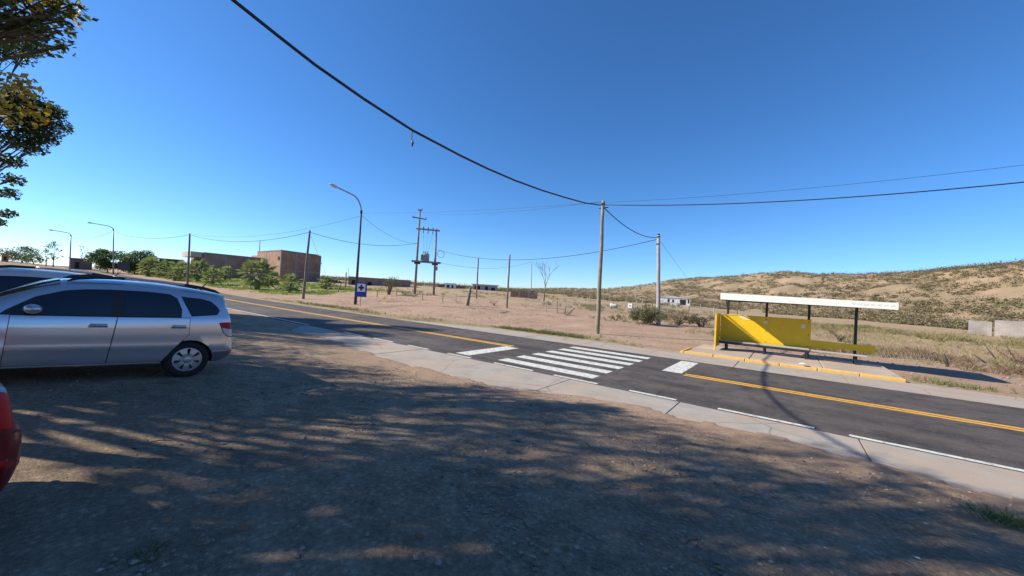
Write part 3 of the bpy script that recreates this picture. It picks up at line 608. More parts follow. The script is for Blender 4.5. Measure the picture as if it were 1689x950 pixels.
r7, b7, t7 = pole('p788', (786, 492), (789, 425), .11, .08, M_wood2, 'bare wooden pole in front of the long white shed'); cap(r7, t7, b7)
r8, b8, t8 = pole('p876', (876, 490), (877, 431), .10, .07, M_cpole, 'slim grey pole beside the unfinished brick walls'); cap(r8, t8, b8)
r9, b9, t9 = pole('p1048', (1048, 498), (1049, 468), .12, .09, M_cpole, 'short pale post far off left of the concrete pole')
def lamp(key, base, top, head, r, m, label):
    b = hit(*base); t = above(*top, b); TOP[key] = t; root = empty('street_lamp', b); h = t-b
    MB().tube([(0, 0, -.2), h*.5, h], [r, r*.8, r*.62], 12).build('shaft', m, root, True)
    # the arm swings out over the road (towards -Y)
    v = ray(*head); k = None
    for i in range(0, 600):                # point of the head's ray in the plane X = pole X
        s = i*.2
        if v[0]*s < t.x: k = Vector((v[0]*s, v[1]*s, CAMH+v[2]*s)); break
    e = k-b; p0 = h; d = e-p0; pts = []
    for i in range(11):
        q = i/10; pts.append(Vector((p0.x+d.x*q, p0.y+d.y*(q**1.35), p0.z+d.z*(.62*(1-(1-min(1, q*2.2))**2)+.38*q))))
    MB().tube([p0-Vector((0, 0, .4))]+pts, [r*.62]+[r*.5]*11, 8).build('arm', M_galv, root, True)
    dd = (pts[-1]-pts[-2]).normalized(); L = .75; a = pts[-1]
    hd = MB().tube([a-dd*.1, a+dd*.1, a+dd*.45, a+dd*L], [.06, .13, .15, .05], 10).build('lamp_head', mat('lamp_grey', (.50, .51, .50), .5, var=.1), root, True)
    MB().tube([a+dd*.15-Vector((0, 0, .10)), a+dd*.6-Vector((0, 0, .10))], .07, 8).build('lens', mat('lamp_lens', (.55, .56, .55), .2), hd)
    MB().tube([h-Vector((0, 0, .25)), h+Vector((0, 0, .05))], r*.85, 10).build('collar', M_dark, root)
    tag(root, label, 'street lamp', 'street lamps along the far kerb'); return root, b, t
lamp('l590', (586, 502), (596, 348), (556, 309), .14, M_dark, 'tall dark street lamp with curved arm beside the blue sign')
lamp('l187', (187, 453), (187, 378), (152, 368), .15, M_galv, 'grey street lamp left of the palm row')
lamp('l117', (115, 446), (117, 388), (88, 380), .15, M_galv, 'farthest street lamp, at the left beyond the parked cars')
# transformer on twin poles
tb = hit(684, 485); tt = above(693, 345, tb); sb2 = at(715, 492, math.hypot(tb.x, tb.y)*1.0); sb2.z = gz(sb2.x, sb2.y); st2 = above(720, 377, sb2)
tr = empty('transformer_station', tb); tag(tr, 'twin wooden pole platform holding a grey transformer in the field', 'transformer')
M_tp = mat('transformer_pole', (.17, .15, .13), .9, col2=(.30, .27, .23), scale=2, bump=.3)
h1 = tt-tb; o2 = sb2-tb; h2 = st2-tb
MB().tube([(0, 0, -.3), h1*.5, h1], [.20, .17, .12], 10).build('pole', M_tp, tr, True)
MB().tube([o2-Vector((0, 0, .3)), o2.lerp(h2, .5), h2], [.18, .16, .12], 10).build('pole', M_tp, tr, True)
side = Vector((o2.x, o2.y, 0)).normalized(); perp = Vector((-side.y, side.x, 0)); span = Vector((o2.x, o2.y, 0)).length
def onp(px, py): return above(px, py, tb)-tb
pz = onp(700, 432).z
def obox(c, a, b, ca, cb, cz, name, m, par):
    V = []
    for i in (-1, 1):
        for j in (-1, 1):
            for k in (-1, 1): V.append(c+a*(ca*i)+b*(cb*j)+Vector((0, 0, cz*k)))
    return MB().add(V, [(0, 1, 3, 2), (4, 6, 7, 5), (0, 4, 5, 1), (2, 3, 7, 6), (0, 2, 6, 4), (1, 5, 7, 3)]).build(name, m, par)
mid = Vector((o2.x/2, o2.y/2, 0))
pl = obox(mid+Vector((0, 0, pz)), side, perp, span/2+.75, .75, .11, 'platform', M_tp, tr)
for e in (-1, 1): obox(mid+side*e*(span/2-.1)+Vector((0, 0, pz-.28)), side, perp, .45, .5, .10, 'bracket', M_dark, pl)
tc_ = mid-side*.15+Vector((0, 0, pz+.12))
tk = MB().lathe([(0, 0), (.55, 0), (.58, .05), (.58, 1.05), (.5, 1.15), (0, 1.2)], 18, tuple(tc_)).build('transformer_tank', mat('tank_grey', (.36, .40, .40), .5, var=.1), tr, True)
for k in range(5):
    a = -1.0+k*.5; c = tc_+Vector((math.cos(a-1.2)*.66, math.sin(a-1.2)*.66, .55)); obox(c, side, perp, .05, .1, .4, 'cooling_fin', M_galv, tk)
for k in (-1, 0, 1): MB().lathe([(.05, 0), (.10, .05), (.05, .1), (.10, .15), (.05, .2), (.09, .25), (.03, .42)], 8, tuple(tc_+side*k*.3+Vector((0, 0, 1.18)))).build('bushing', M_ceram, tk)
for (px, py, half, m) in [(702, 361, 1.15, M_dark), (699, 347, .35, M_dark)]:
    z = onp(px, py).z; a = h1*(z/h1.z); obox(a, (side*.9+perp*.4).normalized(), perp, half, .06, .07, 'crossarm', m, tr)
    for k in (-1, 0, 1) if half > 1 else (1,): MB().lathe([(.03, 0), (.08, .04), (.05, .1), (.09, .14), (.02, .24)], 8, tuple(a+side*k*half*.85+Vector((0, 0, .07)))).build('insulator', M_ceram, tr)
zb = onp(707, 379).z
ca = obox(mid+Vector((0, 0, zb)), side, perp, span/2+.35, .08, .11, 'crossarm', M_tp, tr)
for k in (-1, 0, 1):
    c = mid+side*k*span*.25+Vector((0, 0, zb)); MB().lathe([(.04, .1), (.10, .16), (.05, .22), (.10, .28), (.04, .42)], 8, tuple(c)).build('fuse', M_ceram, ca); MB().lathe([(.03, -.6), (.07, -.5), (.07, -.2), (.03, -.1)], 8, tuple(c+perp*.12)).build('fuse', M_ceram, ca)
    MB().tube([c+Vector((0, 0, -.5)), tc_+side*k*.3+Vector((0, 0, 1.6))], .014, 4).build('lead', M_wire, ca)
c0 = o2+(h2-o2)*.62+side*.8; MB().tube([c0+Vector((math.cos(a)*.55*side.x, math.cos(a)*.55*side.y, math.sin(a)*.55)) for a in np.linspace(0, 2*math.pi, 25)], .03, 5).build('cable_coil', M_wire, tr)
obox(o2+(h2-o2)*.40+side*.28, side, perp, .14, .12, .32, 'meter_box', M_galv, tr); TOP['tr'] = tt; TOP['tr2'] = st2; trmid = tb+h1*.60
# wires
def wire(pts, r, label, name='overhead_wire', m=None):
    return tag(MB().tube(pts, r, 5).build(name, m or M_wire, None, True), label, 'wire', 'overhead wires')
T = TOP
mt = T['main']-Vector((0, 0, .25))
# thick cable from the pole towards the camera side of the road
A = np.array([-9.0, 20.85]); B = np.array([-8., -4.]); dv = (B-A)/np.linalg.norm(B-A)
sz = [(0.0, 7.75), (.8, 7.58), (2.8, 7.22), (5.3, 6.91), (7.4, 6.68), (9.5, 6.51), (11.2, 6.43), (12.6, 6.41), (14.58, 6.44), (16.08, 6.6), (17.26, 6.78), (18.0, 6.95), (18.77, 7.14), (20, 7.5), (21.3, 7.95), (22.6, 8.45)]
P3 = [Vector((A[0]+dv[0]*s, A[1]+dv[1]*s, z)) for s, z in sz]; P3[0] = mt.copy()
cb = wire(P3, .036, 'thick black cable sweeping across the sky down to the tall wooden pole', 'overhead_cable'); cb['category'] = 'cable'
q = P3[8]; dn = MB().tube([q, q-Vector((.0, 0, .22)), q+Vector((.03, 0, -.42))], [.012, .012, .012], 5).build('hanging_end', M_wire, cb); MB().tube([q+Vector((.03, 0, -.30)), q+Vector((.05, 0, -.36)), q+Vector((.03, 0, -.46))], [.02, .035, .02], 6).build('connector', M_wire, cb)
hp = Vector((P3[-1].x, P3[-1].y, 0)); hp.z = gz(hp.x, hp.y)
rp = empty('utility_pole', hp); MB().tube([(0, 0, -.3), (0, 0, P3[-1].z-hp.z+.2)], [.15, .1], 10).build('shaft', M_wood, rp, True); tag(rp, 'wooden pole behind the camera that carries the near end of the thick cable', 'pole', 'utility poles beyond the road')
wire(sag(mt, (16, 21.6, 7.9), .75), .024, 'thick wire running right from the tall wooden pole above the shelter')
wire(sag(T['main']-Vector((0, 0, .1)), (16, 21.9, 8.5), .5), .007, 'thin wire running right above the thick one over the shelter')
wire(sag(mt-Vector((0, 0, .1)), T['conc']-Vector((0, 0, .2)), .55), .030, 'drooping cable between the tall wooden pole and the concrete pole')
wire(sag(T['conc']-Vector((0, 0, .35)), tb+o2+(h2-o2)*.68+side*.3, 1.7), .028, 'sagging wire from the concrete pole left to the transformer')
wire(sag(tb+o2+(h2-o2)*.5, T['p876']-Vector((0, 0, .1)), 1.3), .02, 'lower sagging wire from the transformer to the slim grey pole')
wire(sag(trmid, T['p510']-Vector((0, 0, .2)), .9), .026, 'sagging wire from the transformer to the leaning wooden pole')
wire(sag(T['p510']-Vector((0, 0, .2)), T['p312']-Vector((0, 0, .2)), 1.1), .028, 'sagging wire over the brick buildings between two wooden poles')
wire(sag(T['p312']-Vector((0, 0, .2)), T['l187']-Vector((0, 0, .4)), 1.1), .03, 'sagging wire from the palm pole to the grey street lamp')
wire(sag(T['l187']-Vector((0, 0, .4)), T['l117']-Vector((0, 0, .4)), 1.0), .03, 'wire between the two grey street lamps at the left')
wire(sag(T['l590']-Vector((0, 0, .4)), tb+h1*.6, .8), .016, 'thin wire from the dark street lamp down to the transformer')
wire(sag(T['l590']-Vector((0, 0, .5)), T['p312']-Vector((0, 0, .05)), 1.2), .014, 'thin wire from the dark street lamp left to the palm pole')
wire(sag(T['l590']-Vector((0, 0, .2)), T['main']-Vector((0, 0, .1)), .2), .008, 'faint upper wire between the dark street lamp and the tall wooden pole')
wire(sag(tb+h1*.96, T['main']-Vector((0, 0, .05)), .5), .008, 'faint wire from the transformer top to the tall wooden pole')
def guy(key, px, py, label):
    e = hit(px, py); a = T[key]-Vector((0, 0, .3)); o = wire([a, e], .012, label, 'guy_wire'); m = a.lerp(e, .45); MB().tube([m-(a-e).normalized()*.09, m+(a-e).normalized()*.09], .05, 6).build('strain_insulator', M_ceram, o)
guy('conc', 1172, 512, 'slanting stay wire with a bead right of the concrete pole')
guy('p510', 548, 480, 'slanting stay wire of the leaning wooden pole')
# ------------------------------------------------------------------ blue sign
sbp = hit(594, 505); sg_ = empty('road_sign', sbp); tag(sg_, 'blue road sign with a dark cross on a white square beside the street lamp', 'sign')
ztop = above(596, 466, sbp).z-sbp.z; v = ray(596, 478); fd = Vector((v[0], v[1], 0)).normalized(); rt = Vector((fd.y, -fd.x, 0)); dep = fd.x*(-.598)+fd.y*.801
w2 = 10.3*math.hypot(sbp.x, sbp.y)*dep/FPX*.98; h2_ = 11.8*math.hypot(sbp.x, sbp.y)*dep/FPX
MB().tube([(0, 0, -.2), (0, 0, ztop-.1)], .035, 8).build('post', M_galv, sg_)
cz = ztop-h2_; cc = Vector((0, 0, cz))-fd*.06; w2 *= .86
bd = obox(cc, rt, fd, w2, .015, h2_, 'board', mat('sign_blue', (.006, .05, .32), .4, var=.1), sg_)
wz = cc+Vector((0, 0, h2_*.28))-fd*.017; obox(wz, rt, fd, w2*.72, .003, h2_*.56, 'white_square', mat('sign_white', (.75, .77, .78), .5), bd)
bl = mat('sign_cross', (.006, .012, .05), .5); obox(wz-fd*.004, rt, fd, w2*.17, .002, h2_*.40, 'cross', bl, bd); obox(wz-fd*.0045, rt, fd, w2*.50, .002, h2_*.135, 'cross', bl, bd)

# ------------------------------------------------------------------ buildings
def brick_mat(name, c1, c2, mortar, scale):
    m = mat(name, c1, .92); n = m.node_tree.nodes; l = m.node_tree.links; b = n['Principled BSDF']
    tc = n.new('ShaderNodeTexCoord'); sp = n.new('ShaderNodeSeparateXYZ'); l.new(tc.outputs['Object'], sp.inputs[0]); ad = n.new('ShaderNodeMath'); l.new(sp.outputs[0], ad.inputs[0]); l.new(sp.outputs[1], ad.inputs[1])
    cb_ = n.new('ShaderNodeCombineXYZ'); l.new(ad.outputs[0], cb_.inputs[0]); l.new(sp.outputs[2], cb_.inputs[1])
    br = n.new('ShaderNodeTexBrick'); br.inputs['Scale'].default_value = scale; br.inputs['Color1'].default_value = (*c1, 1); br.inputs['Color2'].default_value = (*c2, 1); br.inputs['Mortar'].default_value = (*mortar, 1); br.inputs['Mortar Size'].default_value = .02; br.inputs['Brick Width'].default_value = .33; br.inputs['Row Height'].default_value = .19
    l.new(cb_.outputs[0], br.inputs['Vector']); ns = n.new('ShaderNodeTexNoise'); ns.inputs['Scale'].default_value = .7; ns.inputs['Detail'].default_value = 8; l.new(tc.outputs['Object'], ns.inputs['Vector'])
    cr = n.new('ShaderNodeValToRGB'); cr.color_ramp.elements[0].position = .3; cr.color_ramp.elements[1].position = .7; cr.color_ramp.elements[0].color = (.72, .72, .72, 1); cr.color_ramp.elements[1].color = (1.2, 1.15, 1.1, 1); l.new(ns.outputs[0], cr.inputs[0])
    q = n.new('ShaderNodeMix'); q.data_type = 'RGBA'; q.blend_type = 'MULTIPLY'; q.inputs[0].default_value = 1; l.new(br.outputs[0], q.inputs[6]); l.new(cr.outputs[0], q.inputs[7]); l.new(q.outputs[2], b.inputs['Base Color']); return m
M_bk = brick_mat('hollow_brick', (.31, .165, .105), (.37, .205, .135), (.28, .22, .18), 1.0)
M_bk2 = brick_mat('hollow_brick_dull', (.30, .19, .15), (.36, .24, .19), (.30, .26, .23), 1.0)
M_cren = mat('render_band', (.30, .27, .25), .9, var=.2, scale=2); M_pale = mat('pale_render', (.42, .38, .32), .9, var=.12, scale=1.5)
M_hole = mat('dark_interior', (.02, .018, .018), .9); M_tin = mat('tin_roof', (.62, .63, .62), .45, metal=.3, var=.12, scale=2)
def house(name, label, cat='building'):
    o = empty(name); tag(o, label, cat); return o
# tall block: corner nearest the camera seen at px 461, far corner px 528
dB = 112.; c1 = at(461, 455, dB); z0 = gz(c1.x, c1.y); topB = at(461, 413, dB).z
v2 = ray(528, 440); s2 = c1.x/v2[0]; yB = v2[1]*s2                    # same X plane: wall runs away from the road
tB2 = CAMH+ray(528, 422)[2]*s2
v3 = ray(424, 425); s3 = c1.y/v3[1]; xBl = v3[0]*s3
bB = house('brick_building', 'tall windowless raw brick block with lit pale side behind the palms')
def prism(x0, x1, y0, y1, zb, ztf, ztb):
    V = [(x0, y0, zb), (x1, y0, zb), (x1, y1, zb), (x0, y1, zb), (x0, y0, ztf), (x1, y0, ztf), (x1, y1, ztb), (x0, y1, ztb)]
    return MB().add(V, [(0, 3, 2, 1), (0, 1, 5, 4), (1, 2, 6, 5), (2, 3, 7, 6), (3, 0, 4, 7), (4, 5, 6, 7)])
prism(xBl, c1.x, c1.y, yB, z0-3, topB, tB2).build('wall', M_bk, bB)
prism(xBl-.1, c1.x+.1, c1.y-.1, yB+.1, topB+.002, topB+.22, tB2+.22).build('coping', M_cren, bB)
prism(c1.x+.003, c1.x+.05, c1.y-.02, yB, z0+(topB-z0)*.33, z0+(topB-z0)*.33+.22, z0+(topB-z0)*.33+.22).build('ring_beam', M_cren, bB)
for q in (0.0, .36, .68, .985):
    yy = c1.y+(yB-c1.y)*q; prism(c1.x+.003, c1.x+.06, yy, yy+.3, z0-2, topB-.05+(tB2-topB)*q, topB-.05+(tB2-topB)*q).build('column', M_cren, bB)
prism(xBl+.4*(c1.x-xBl), xBl+.4*(c1.x-xBl)+.35, c1.y-.06, c1.y-.003, z0-2, topB-.1, topB-.1).build('column', M_cren, bB)
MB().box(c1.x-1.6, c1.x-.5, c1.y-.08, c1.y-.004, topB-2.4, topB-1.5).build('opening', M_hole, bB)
MB().box(xBl-5.5, xBl-.003, c1.y+.4, c1.y+7, z0-3, topB-.9).build('annex_wall', M_bk, bB)
# long low brick wall building in front-left of it
dA = 118.; a1 = at(335, 442, dA); zA = gz(a1.x, a1.y); tA = at(335, 415, dA).z
v4 = ray(462, 440); s4 = a1.x/v4[0]; yA2 = v4[1]*s4; tA2 = CAMH+ray(462, 428)[2]*s4
bA = house('brick_building', 'long low dark brick wall building with pale front left of the tall block')
prism(a1.x-11, a1.x, a1.y, min(yA2, a1.y+60), zA-3, tA-.35, tA2-.3).build('wall', M_bk2, bA)
prism(a1.x-11.2, a1.x+.12, a1.y-.15, min(yA2, a1.y+60), tA-.348, tA-.1, tA2-.1).build('coping', M_cren, bA)
MB().box(a1.x-9, a1.x-.6, a1.y-2.4, a1.y-.16, tA-1.4, tA-.15).build('front_canopy', M_pale, bA)
MB().box(a1.x-9, a1.x-.8, a1.y-.12, a1.y-.004, zA-1, tA-1.8).build('opening', mat('dark_brown_door', (.08, .05, .04), .8), bA)
MB().box(a1.x-15, a1.x-11.21, a1.y-.6, a1.y-.2, zA-1, tA-1.1).build('metal_gate', mat('pale_gate', (.55, .62, .66), .5, var=.1), bA)
for q in (.25, .5, .75): yy = a1.y+(min(yA2, a1.y+60)-a1.y)*q; prism(a1.x+.003, a1.x+.05, yy, yy+.3, zA-2, tA-.4+(tA2-tA)*q, tA-.4+(tA2-tA)*q).build('column', M_cren, bA)
def small_building(name, label, px0, px1, pyt, pyb, dist, depth, mw, mr, opens=(), rise=0.0, cat='building', over=.2, rot=0.0):
    a = at(px0, pyb, dist); b = at(px1, pyb, dist); W = (b-a).length; mid_ = (a+b)/2; ztp = (at(px0, pyt, dist).z+at(px1, pyt, dist).z)/2; zb_ = (a.z+b.z)/2
    g = gz(mid_.x, mid_.y); zb_ = min(zb_, g) if True else zb_
    o = empty(name, (mid_.x, mid_.y, zb_)); ang = math.atan2(b.y-a.y, b.x-a.x); o.rotation_euler = (0, 0, ang+rot); tag(o, label, cat); Hh = ztp-zb_
    MB().box(-W/2, W/2, 0, depth, -1.5, Hh-rise).build('wall', mw, o)
    if rise: MB().add([(-W/2-over, -over, Hh-rise+.003), (W/2+over, -over, Hh-rise+.003), (W/2+over, depth+over, Hh-rise+.003), (-W/2-over, depth+over, Hh-rise+.003), (-.15*W, -over, Hh), (-.15*W, depth+over, Hh)], [(0, 1, 4), (2, 3, 5), (1, 2, 5, 4), (3, 0, 4, 5), (0, 3, 2, 1)]).build('roof', mr, o)
    else: MB().box(-W/2-over, W/2+over, -over*2, depth+over, Hh+.003, Hh+.16).build('roof', mr, o)
    for (x0, x1, y0, y1) in opens:
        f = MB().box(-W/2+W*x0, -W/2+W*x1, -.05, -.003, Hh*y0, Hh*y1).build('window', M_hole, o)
        MB().box(-W/2+W*x0-.06, -W/2+W*x1+.06, -.03, -.002, Hh*y1+.002, Hh*y1+.1).build('lintel', M_cren, f)
    return o
M_wh = mat('whitewash', (.66, .67, .66), .85, var=.1, scale=1.2)
small_building('white_house', 'small white house with shallow gable at the foot of the hill', 1089, 1138, 489, 503, 118., 7, M_wh, M_tin, [(.25, .31, .3, .68), (.40, .46, .3, .62), (.66, .86, .1, .66), (.92, .97, .3, .7)], .45)
small_building('long_shed', 'long white flat roofed shed on the skyline left of the field poles', 779, 820, 470, 483, 110., 8, mat('shed_grey', (.34, .36, .38), .8, var=.2), mat('shed_roof', (.74, .74, .72), .6), [(.08, .3, .1, .8), (.5, .62, .1, .8), (.75, .9, .2, .7)], 0, over=.4)
small_building('brown_shed', 'low rusty roofed shed right behind the transformer poles', 722, 766, 468, 480, 112., 6, mat('brown_wall', (.22, .13, .10), .9, var=.2), mat('rust_roof', (.28, .20, .17), .8, var=.2), [(.62, .70, .1, .8)], .5)
small_building('white_trailer', 'white box trailer with a dark window in front of the brown shed', 733, 752, 468, 478, 100., 2.6, M_wh, M_wh, [(.18, .42, .35, .75), (.6, .75, .1, .75)], 0, 'trailer', .03)
small_building('low_wall_house', 'long low grey brown wall house with pale edge behind the thorn shrub', 574, 676, 460, 480, 98., 6, brick_mat('grey_brick', (.22, .17, .14), (.28, .22, .18), (.24, .21, .19), 1.0), M_pale, [(.05, .12, .2, .8), (.3, .36, .2, .7), (.62, .68, .1, .8)], 0, over=.1)
small_building('carport', 'white roofed carport left of the long brick building', 262, 300, 428, 441, 124., 7, mat('carport_dark', (.05, .05, .055), .9, var=.3), mat('shed_roof', (.74, .74, .72), .6), [(.3, .6, .0, .9)], 0, over=.3)
small_building('far_shed', 'low white roofed shed far left between the grey lamps', 116, 152, 427, 437, 170., 6, mat('brown_wall', (.22, .13, .10), .9), mat('shed_roof', (.74, .74, .72), .6), [(.2, .4, .1, .7)], 0, over=.5)
small_building('orange_kiosk', 'tiny orange kiosk at the far left end of the road', 2, 14, 419, 430, 180., 3, mat('orange_wall', (.52, .20, .07), .8, var=.15), M_cren, [(.3, .7, .2, .7)], 0, 'kiosk', .2)
# unfinished brick walls in the field
ub = hit(864, 491); uo = empty('unfinished_house', ub); tag(uo, 'unfinished roofless brick walls with open bays in the dry field', 'ruin'); sc = math.hypot(ub.x, ub.y)/FPX*.93
vv = ray(864, 491); fd2 = Vector((vv[0], vv[1], 0)).normalized(); rt2 = Vector((fd2.y, -fd2.x, 0)); uo.rotation_euler = (0, 0, math.atan2(rt2.y, rt2.x))
for (x0, x1, y0, hgt) in [(-24, -9, 0, 10), (-8.5, -2, -2.5, 12), (-.5, 1.2, -.3, 12.5), (3, 4.6, -.3, 12.5), (7, 8.6, -.3, 12.5), (10.5, 18, 0, 13), (14, 24, 1.5, 9)]:
    MB().box(x0*sc, x1*sc, y0*sc, y0*sc+.22, -.6, hgt*sc).build('wall_piece', M_bk2 if x0 > 2 else M_bk, uo)
MB().box(-2*sc, 18*sc, 2.2, 2.4, -.6, 11*sc).build('wall_piece', M_bk2, uo); 
# pale ruined block wall at the right
rw = empty('block_wall'); tag(rw, 'pale broken concrete block wall with a gap at the right edge below the hill', 'wall')
M_blk = brick_mat('concrete_block', (.29, .265, .24), (.33, .305, .28), (.27, .25, .235), 1.0)
for (x0, x1, yt, yb) in [(1597, 1636, 529, 546), (1640, 1700, 530, 552), (1700, 1790, 530, 562)]:
    a = at(x0, yb, 72.); b = at(x1, yb, 72.); t_ = at((x0+x1)/2, yt, 72.).z; d_ = (b-a).normalized(); nrm = Vector((-d_.y, d_.x, 0)).normalized()*.2; zb_ = gz(a.x, a.y)-.4
    V = [Vector((a.x, a.y, zb_)), Vector((b.x, b.y, zb_)), Vector((b.x, b.y, zb_))+nrm, Vector((a.x, a.y, zb_))+nrm]; V += [Vector((p.x, p.y, t_+random.uniform(-.08, .08))) for p in V]
    MB().add(V, [(0, 3, 2, 1), (0, 1, 5, 4), (1, 2, 6, 5), (2, 3, 7, 6), (3, 0, 4, 7), (4, 5, 6, 7)]).build('wall_section', M_blk, rw)
# dark notice board among the palms
nb_ = hit(203, 452); no = empty('notice_board', nb_, math.atan2(nb_.y, nb_.x)-math.pi/2); tag(no, 'dark notice board on two legs beside the grey street lamp', 'board')
k = math.hypot(nb_.x, nb_.y)/FPX*.75
MB().bbox(-6.5*k, 6.5*k, -.05, .05, 6*k, 18*k, .02).build('panel', mat('board_dark', (.05, .055, .075), .6, var=.2), no)
for e in (-5.5, 5.5): MB().box(e*k-.05, e*k+.05, .055, .13, -.2, 16*k).build('leg', M_dark, no)

# ------------------------------------------------------------------ vegetation helpers
def leaf_mesh(name, cen, size, m, parent=None, asp=.55, up=.3, jitter=.35):
    n = len(cen); nrm = rng.normal(size=(n, 3)); nrm[:, 2] = np.abs(nrm[:, 2])+up; nrm /= np.linalg.norm(nrm, axis=1)[:, None]
    a = rng.normal(size=(n, 3)); a -= nrm*(a*nrm).sum(1)[:, None]; a /= np.linalg.norm(a, axis=1)[:, None]; b = np.cross(nrm, a)
    s = (size*(1+rng.uniform(-jitter, jitter, n)))[:, None]
    V = np.stack([cen-a*s*.5, cen+b*s*.5*asp-nrm*s*.06, cen+a*s*.5, cen-b*s*.5*asp-nrm*s*.06], 1).reshape(-1, 3)
    F = np.arange(4*n).reshape(-1, 4)
    me = bpy.data.meshes.new(name); me.vertices.add(4*n); me.vertices.foreach_set('co', V.ravel().astype(np.float32)); me.loops.add(4*n); me.polygons.add(n)
    me.loops.foreach_set('vertex_index', F.ravel().astype(np.int32)); me.polygons.foreach_set('loop_start', np.arange(0, 4*n, 4, dtype=np.int32)); me.polygons.foreach_set('loop_total', np.full(n, 4, dtype=np.int32)); me.update(calc_edges=True); me.validate()
    me.materials.append(m); o = bpy.data.objects.new(name, me); C.objects.link(o)
    if parent: o.parent = parent
    return o
def cloud(clumps, per):         # clumps: (centre, radius); points concentrated in uneven clumps
    out = []
    for c, r in clumps:
        k = max(3, int(per*r**2)); p = rng.normal(size=(k, 3)); p /= np.linalg.norm(p, axis=1)[:, None]; p *= (rng.uniform(0, 1, k)**.45)[:, None]*r; p[:, 2] *= .72
        out.append(p+np.array(c))
    return np.concatenate(out)
def tree(name, label, base, clumps, per, leaf, m, mt, r0=.2, group=None, asp=.55, fork=.35, extra=None, cat='tree'):
    root = empty(name, base); b = Vector(base); tag(root, label, cat, group)
    cl = [(Vector(c)-b, r) for c, r in clumps]; cen = sum((c for c, r in cl), Vector())/len(cl)
    fk = Vector((cen.x*.35, cen.y*.35, max(.6, cen.z*fork)))
    tr_ = MB().tube([(0, 0, -.3), (fk.x*.3, fk.y*.3, fk.z*.5), tuple(fk)], [r0, r0*.8, r0*.7], 10).build('trunk', mt, root, True)
    mb = MB()
    for c, r in cl:
        m1 = fk.lerp(c, .5)+Vector((random.uniform(-.2, .2), random.uniform(-.2, .2), random.uniform(.0, .3)))*min(1, r)
        mb.tube([fk, m1, c], [r0*.36, r0*.17, r0*.06], 6, False)
        for k in range(5):
            e = c+Vector((random.uniform(-1, 1), random.uniform(-1, 1), random.uniform(-.5, .7)))*r*.9; mb.tube([m1.lerp(c, .6), (c+e)/2, e], [r0*.09, r0*.06, r0*.02], 4, False)
    mb.build('limb', mt, tr_)
    leaf_mesh('crown', cloud([(tuple(c), r) for c, r in cl], per), leaf, m, root, asp)
    if extra:
        for nm, cl2, per2, m2 in extra: leaf_mesh(nm, cloud([(tuple(Vector(c)-b), r) for c, r in cl2], per2), leaf, m2, root, asp)
    return root
M_bark = mat('bark', (.09, .07, .055), .95, col2=(.17, .14, .11), scale=6, bump=.6, bscale=14)
M_leafd = mat('leaf_dark', (.07, .10, .028), .6, island=.5, trans=.45); M_leafy = mat('leaf_yellow_sunlit', (.50, .36, .05), .6, island=.35, trans=.45)  # M_leafy: yellowish leaves with sunlight painted into their colour
M_leafo = mat('leaf_olive', (.09, .11, .035), .7, island=.35, trans=.3); M_leafp = mat('leaf_pale', (.17, .17, .06), .7, island=.3, trans=.35); M_leafg = mat('leaf_green', (.11, .165, .045), .65, island=.35, trans=.3)
def ellip(c, r, n, cr, ymax=None):
    o = []; t = 0
    while len(o) < n and t < 5000:
        t += 1; p = rng.normal(size=3); p /= np.linalg.norm(p); p *= rng.uniform(.25, 1)**.5; q = np.array(c)+p*np.array(r); rad = cr*rng.uniform(.75, 1.25)
        if ymax is not None and q[1]+rad > ymax: continue
        o.append((tuple(q), rad))
    return o
# shade trees of the parking ground
sg3 = 'shade trees over the parking ground'
T1 = [((-12.0, -.25, 7.0), .75), ((-12.1, -.05, 6.75), .55), ((-11.9, .15, 6.95), .42), ((-12.2, -.5, 6.5), .6), ((-12.3, .35, 6.72), .22), ((-12, .1, 7.6), .5), ((-12.5, -.9, 6.6), .8), ((-12, .42, 7.45), .34), ((-12, .22, 7.2), .45), ((-12.1, -.3, 7.5), .6)]
T1 += ellip((-13.4, -3.3, 8.6), (3.2, 2.9, 2.6), 46, .8, -.5)
tree('broadleaf_tree', 'broad leafed tree with sunlit yellow leaves reaching in at the upper left corner', (-14, -4.2, gz(-14, -4.2)), T1, 360, .125, M_leafd, M_bark, .26, sg3, extra=[('sunlit_leaves', [((-11.6, -.30, 5.42), .40), ((-11.6, -.06, 5.2), .34), ((-11.6, -.2, 4.85), .34), ((-11.6, .12, 4.98), .22), ((-11.6, -.02, 5.5), .2), ((-11.8, -.6, 5.2), .5), ((-12.0, .0, 7.3), .6), ((-12, .25, 7.5), .35)], 520, M_leafy)])  # the extra yellow clumps carry sunlight in their leaf colour
T2 = ellip((-35, -3.9, 11.5), (4, 2.6, 4.0), 44, 1.05, -.9)+[((-35, .75, 11.3), .62), ((-35, .85, 10.5), .8), ((-35, .55, 9.7), .75), ((-35, .2, 8.9), .6), ((-35, -.3, 11.5), .9), ((-35, -.3, 10.3), 1.0), ((-35, -.6, 9.1), .8), ((-35, -.42, 6.9), .5), ((-35, -.5, 6.1), .5), ((-35, -.45, 4.95), .38), ((-35, -.75, 4.4), .35), ((-35, .35, 11.0), .95), ((-35, .1, 9.7), .9), ((-35, -.5, 7.9), .6), ((-35, -.7, 10.9), 1.1), ((-34.6, -.9, 13.9), 1.1), ((-34.3, -.6, 15.2), 1.1), ((-34.8, -.2, 14.6), .8)]
tree('broadleaf_tree', 'tall dark tree behind the sunlit yellow branches at the left edge', (-35, -2.6, gz(-35, -2.6)), T2, 720, .19, M_leafd, M_bark, .22, sg3)
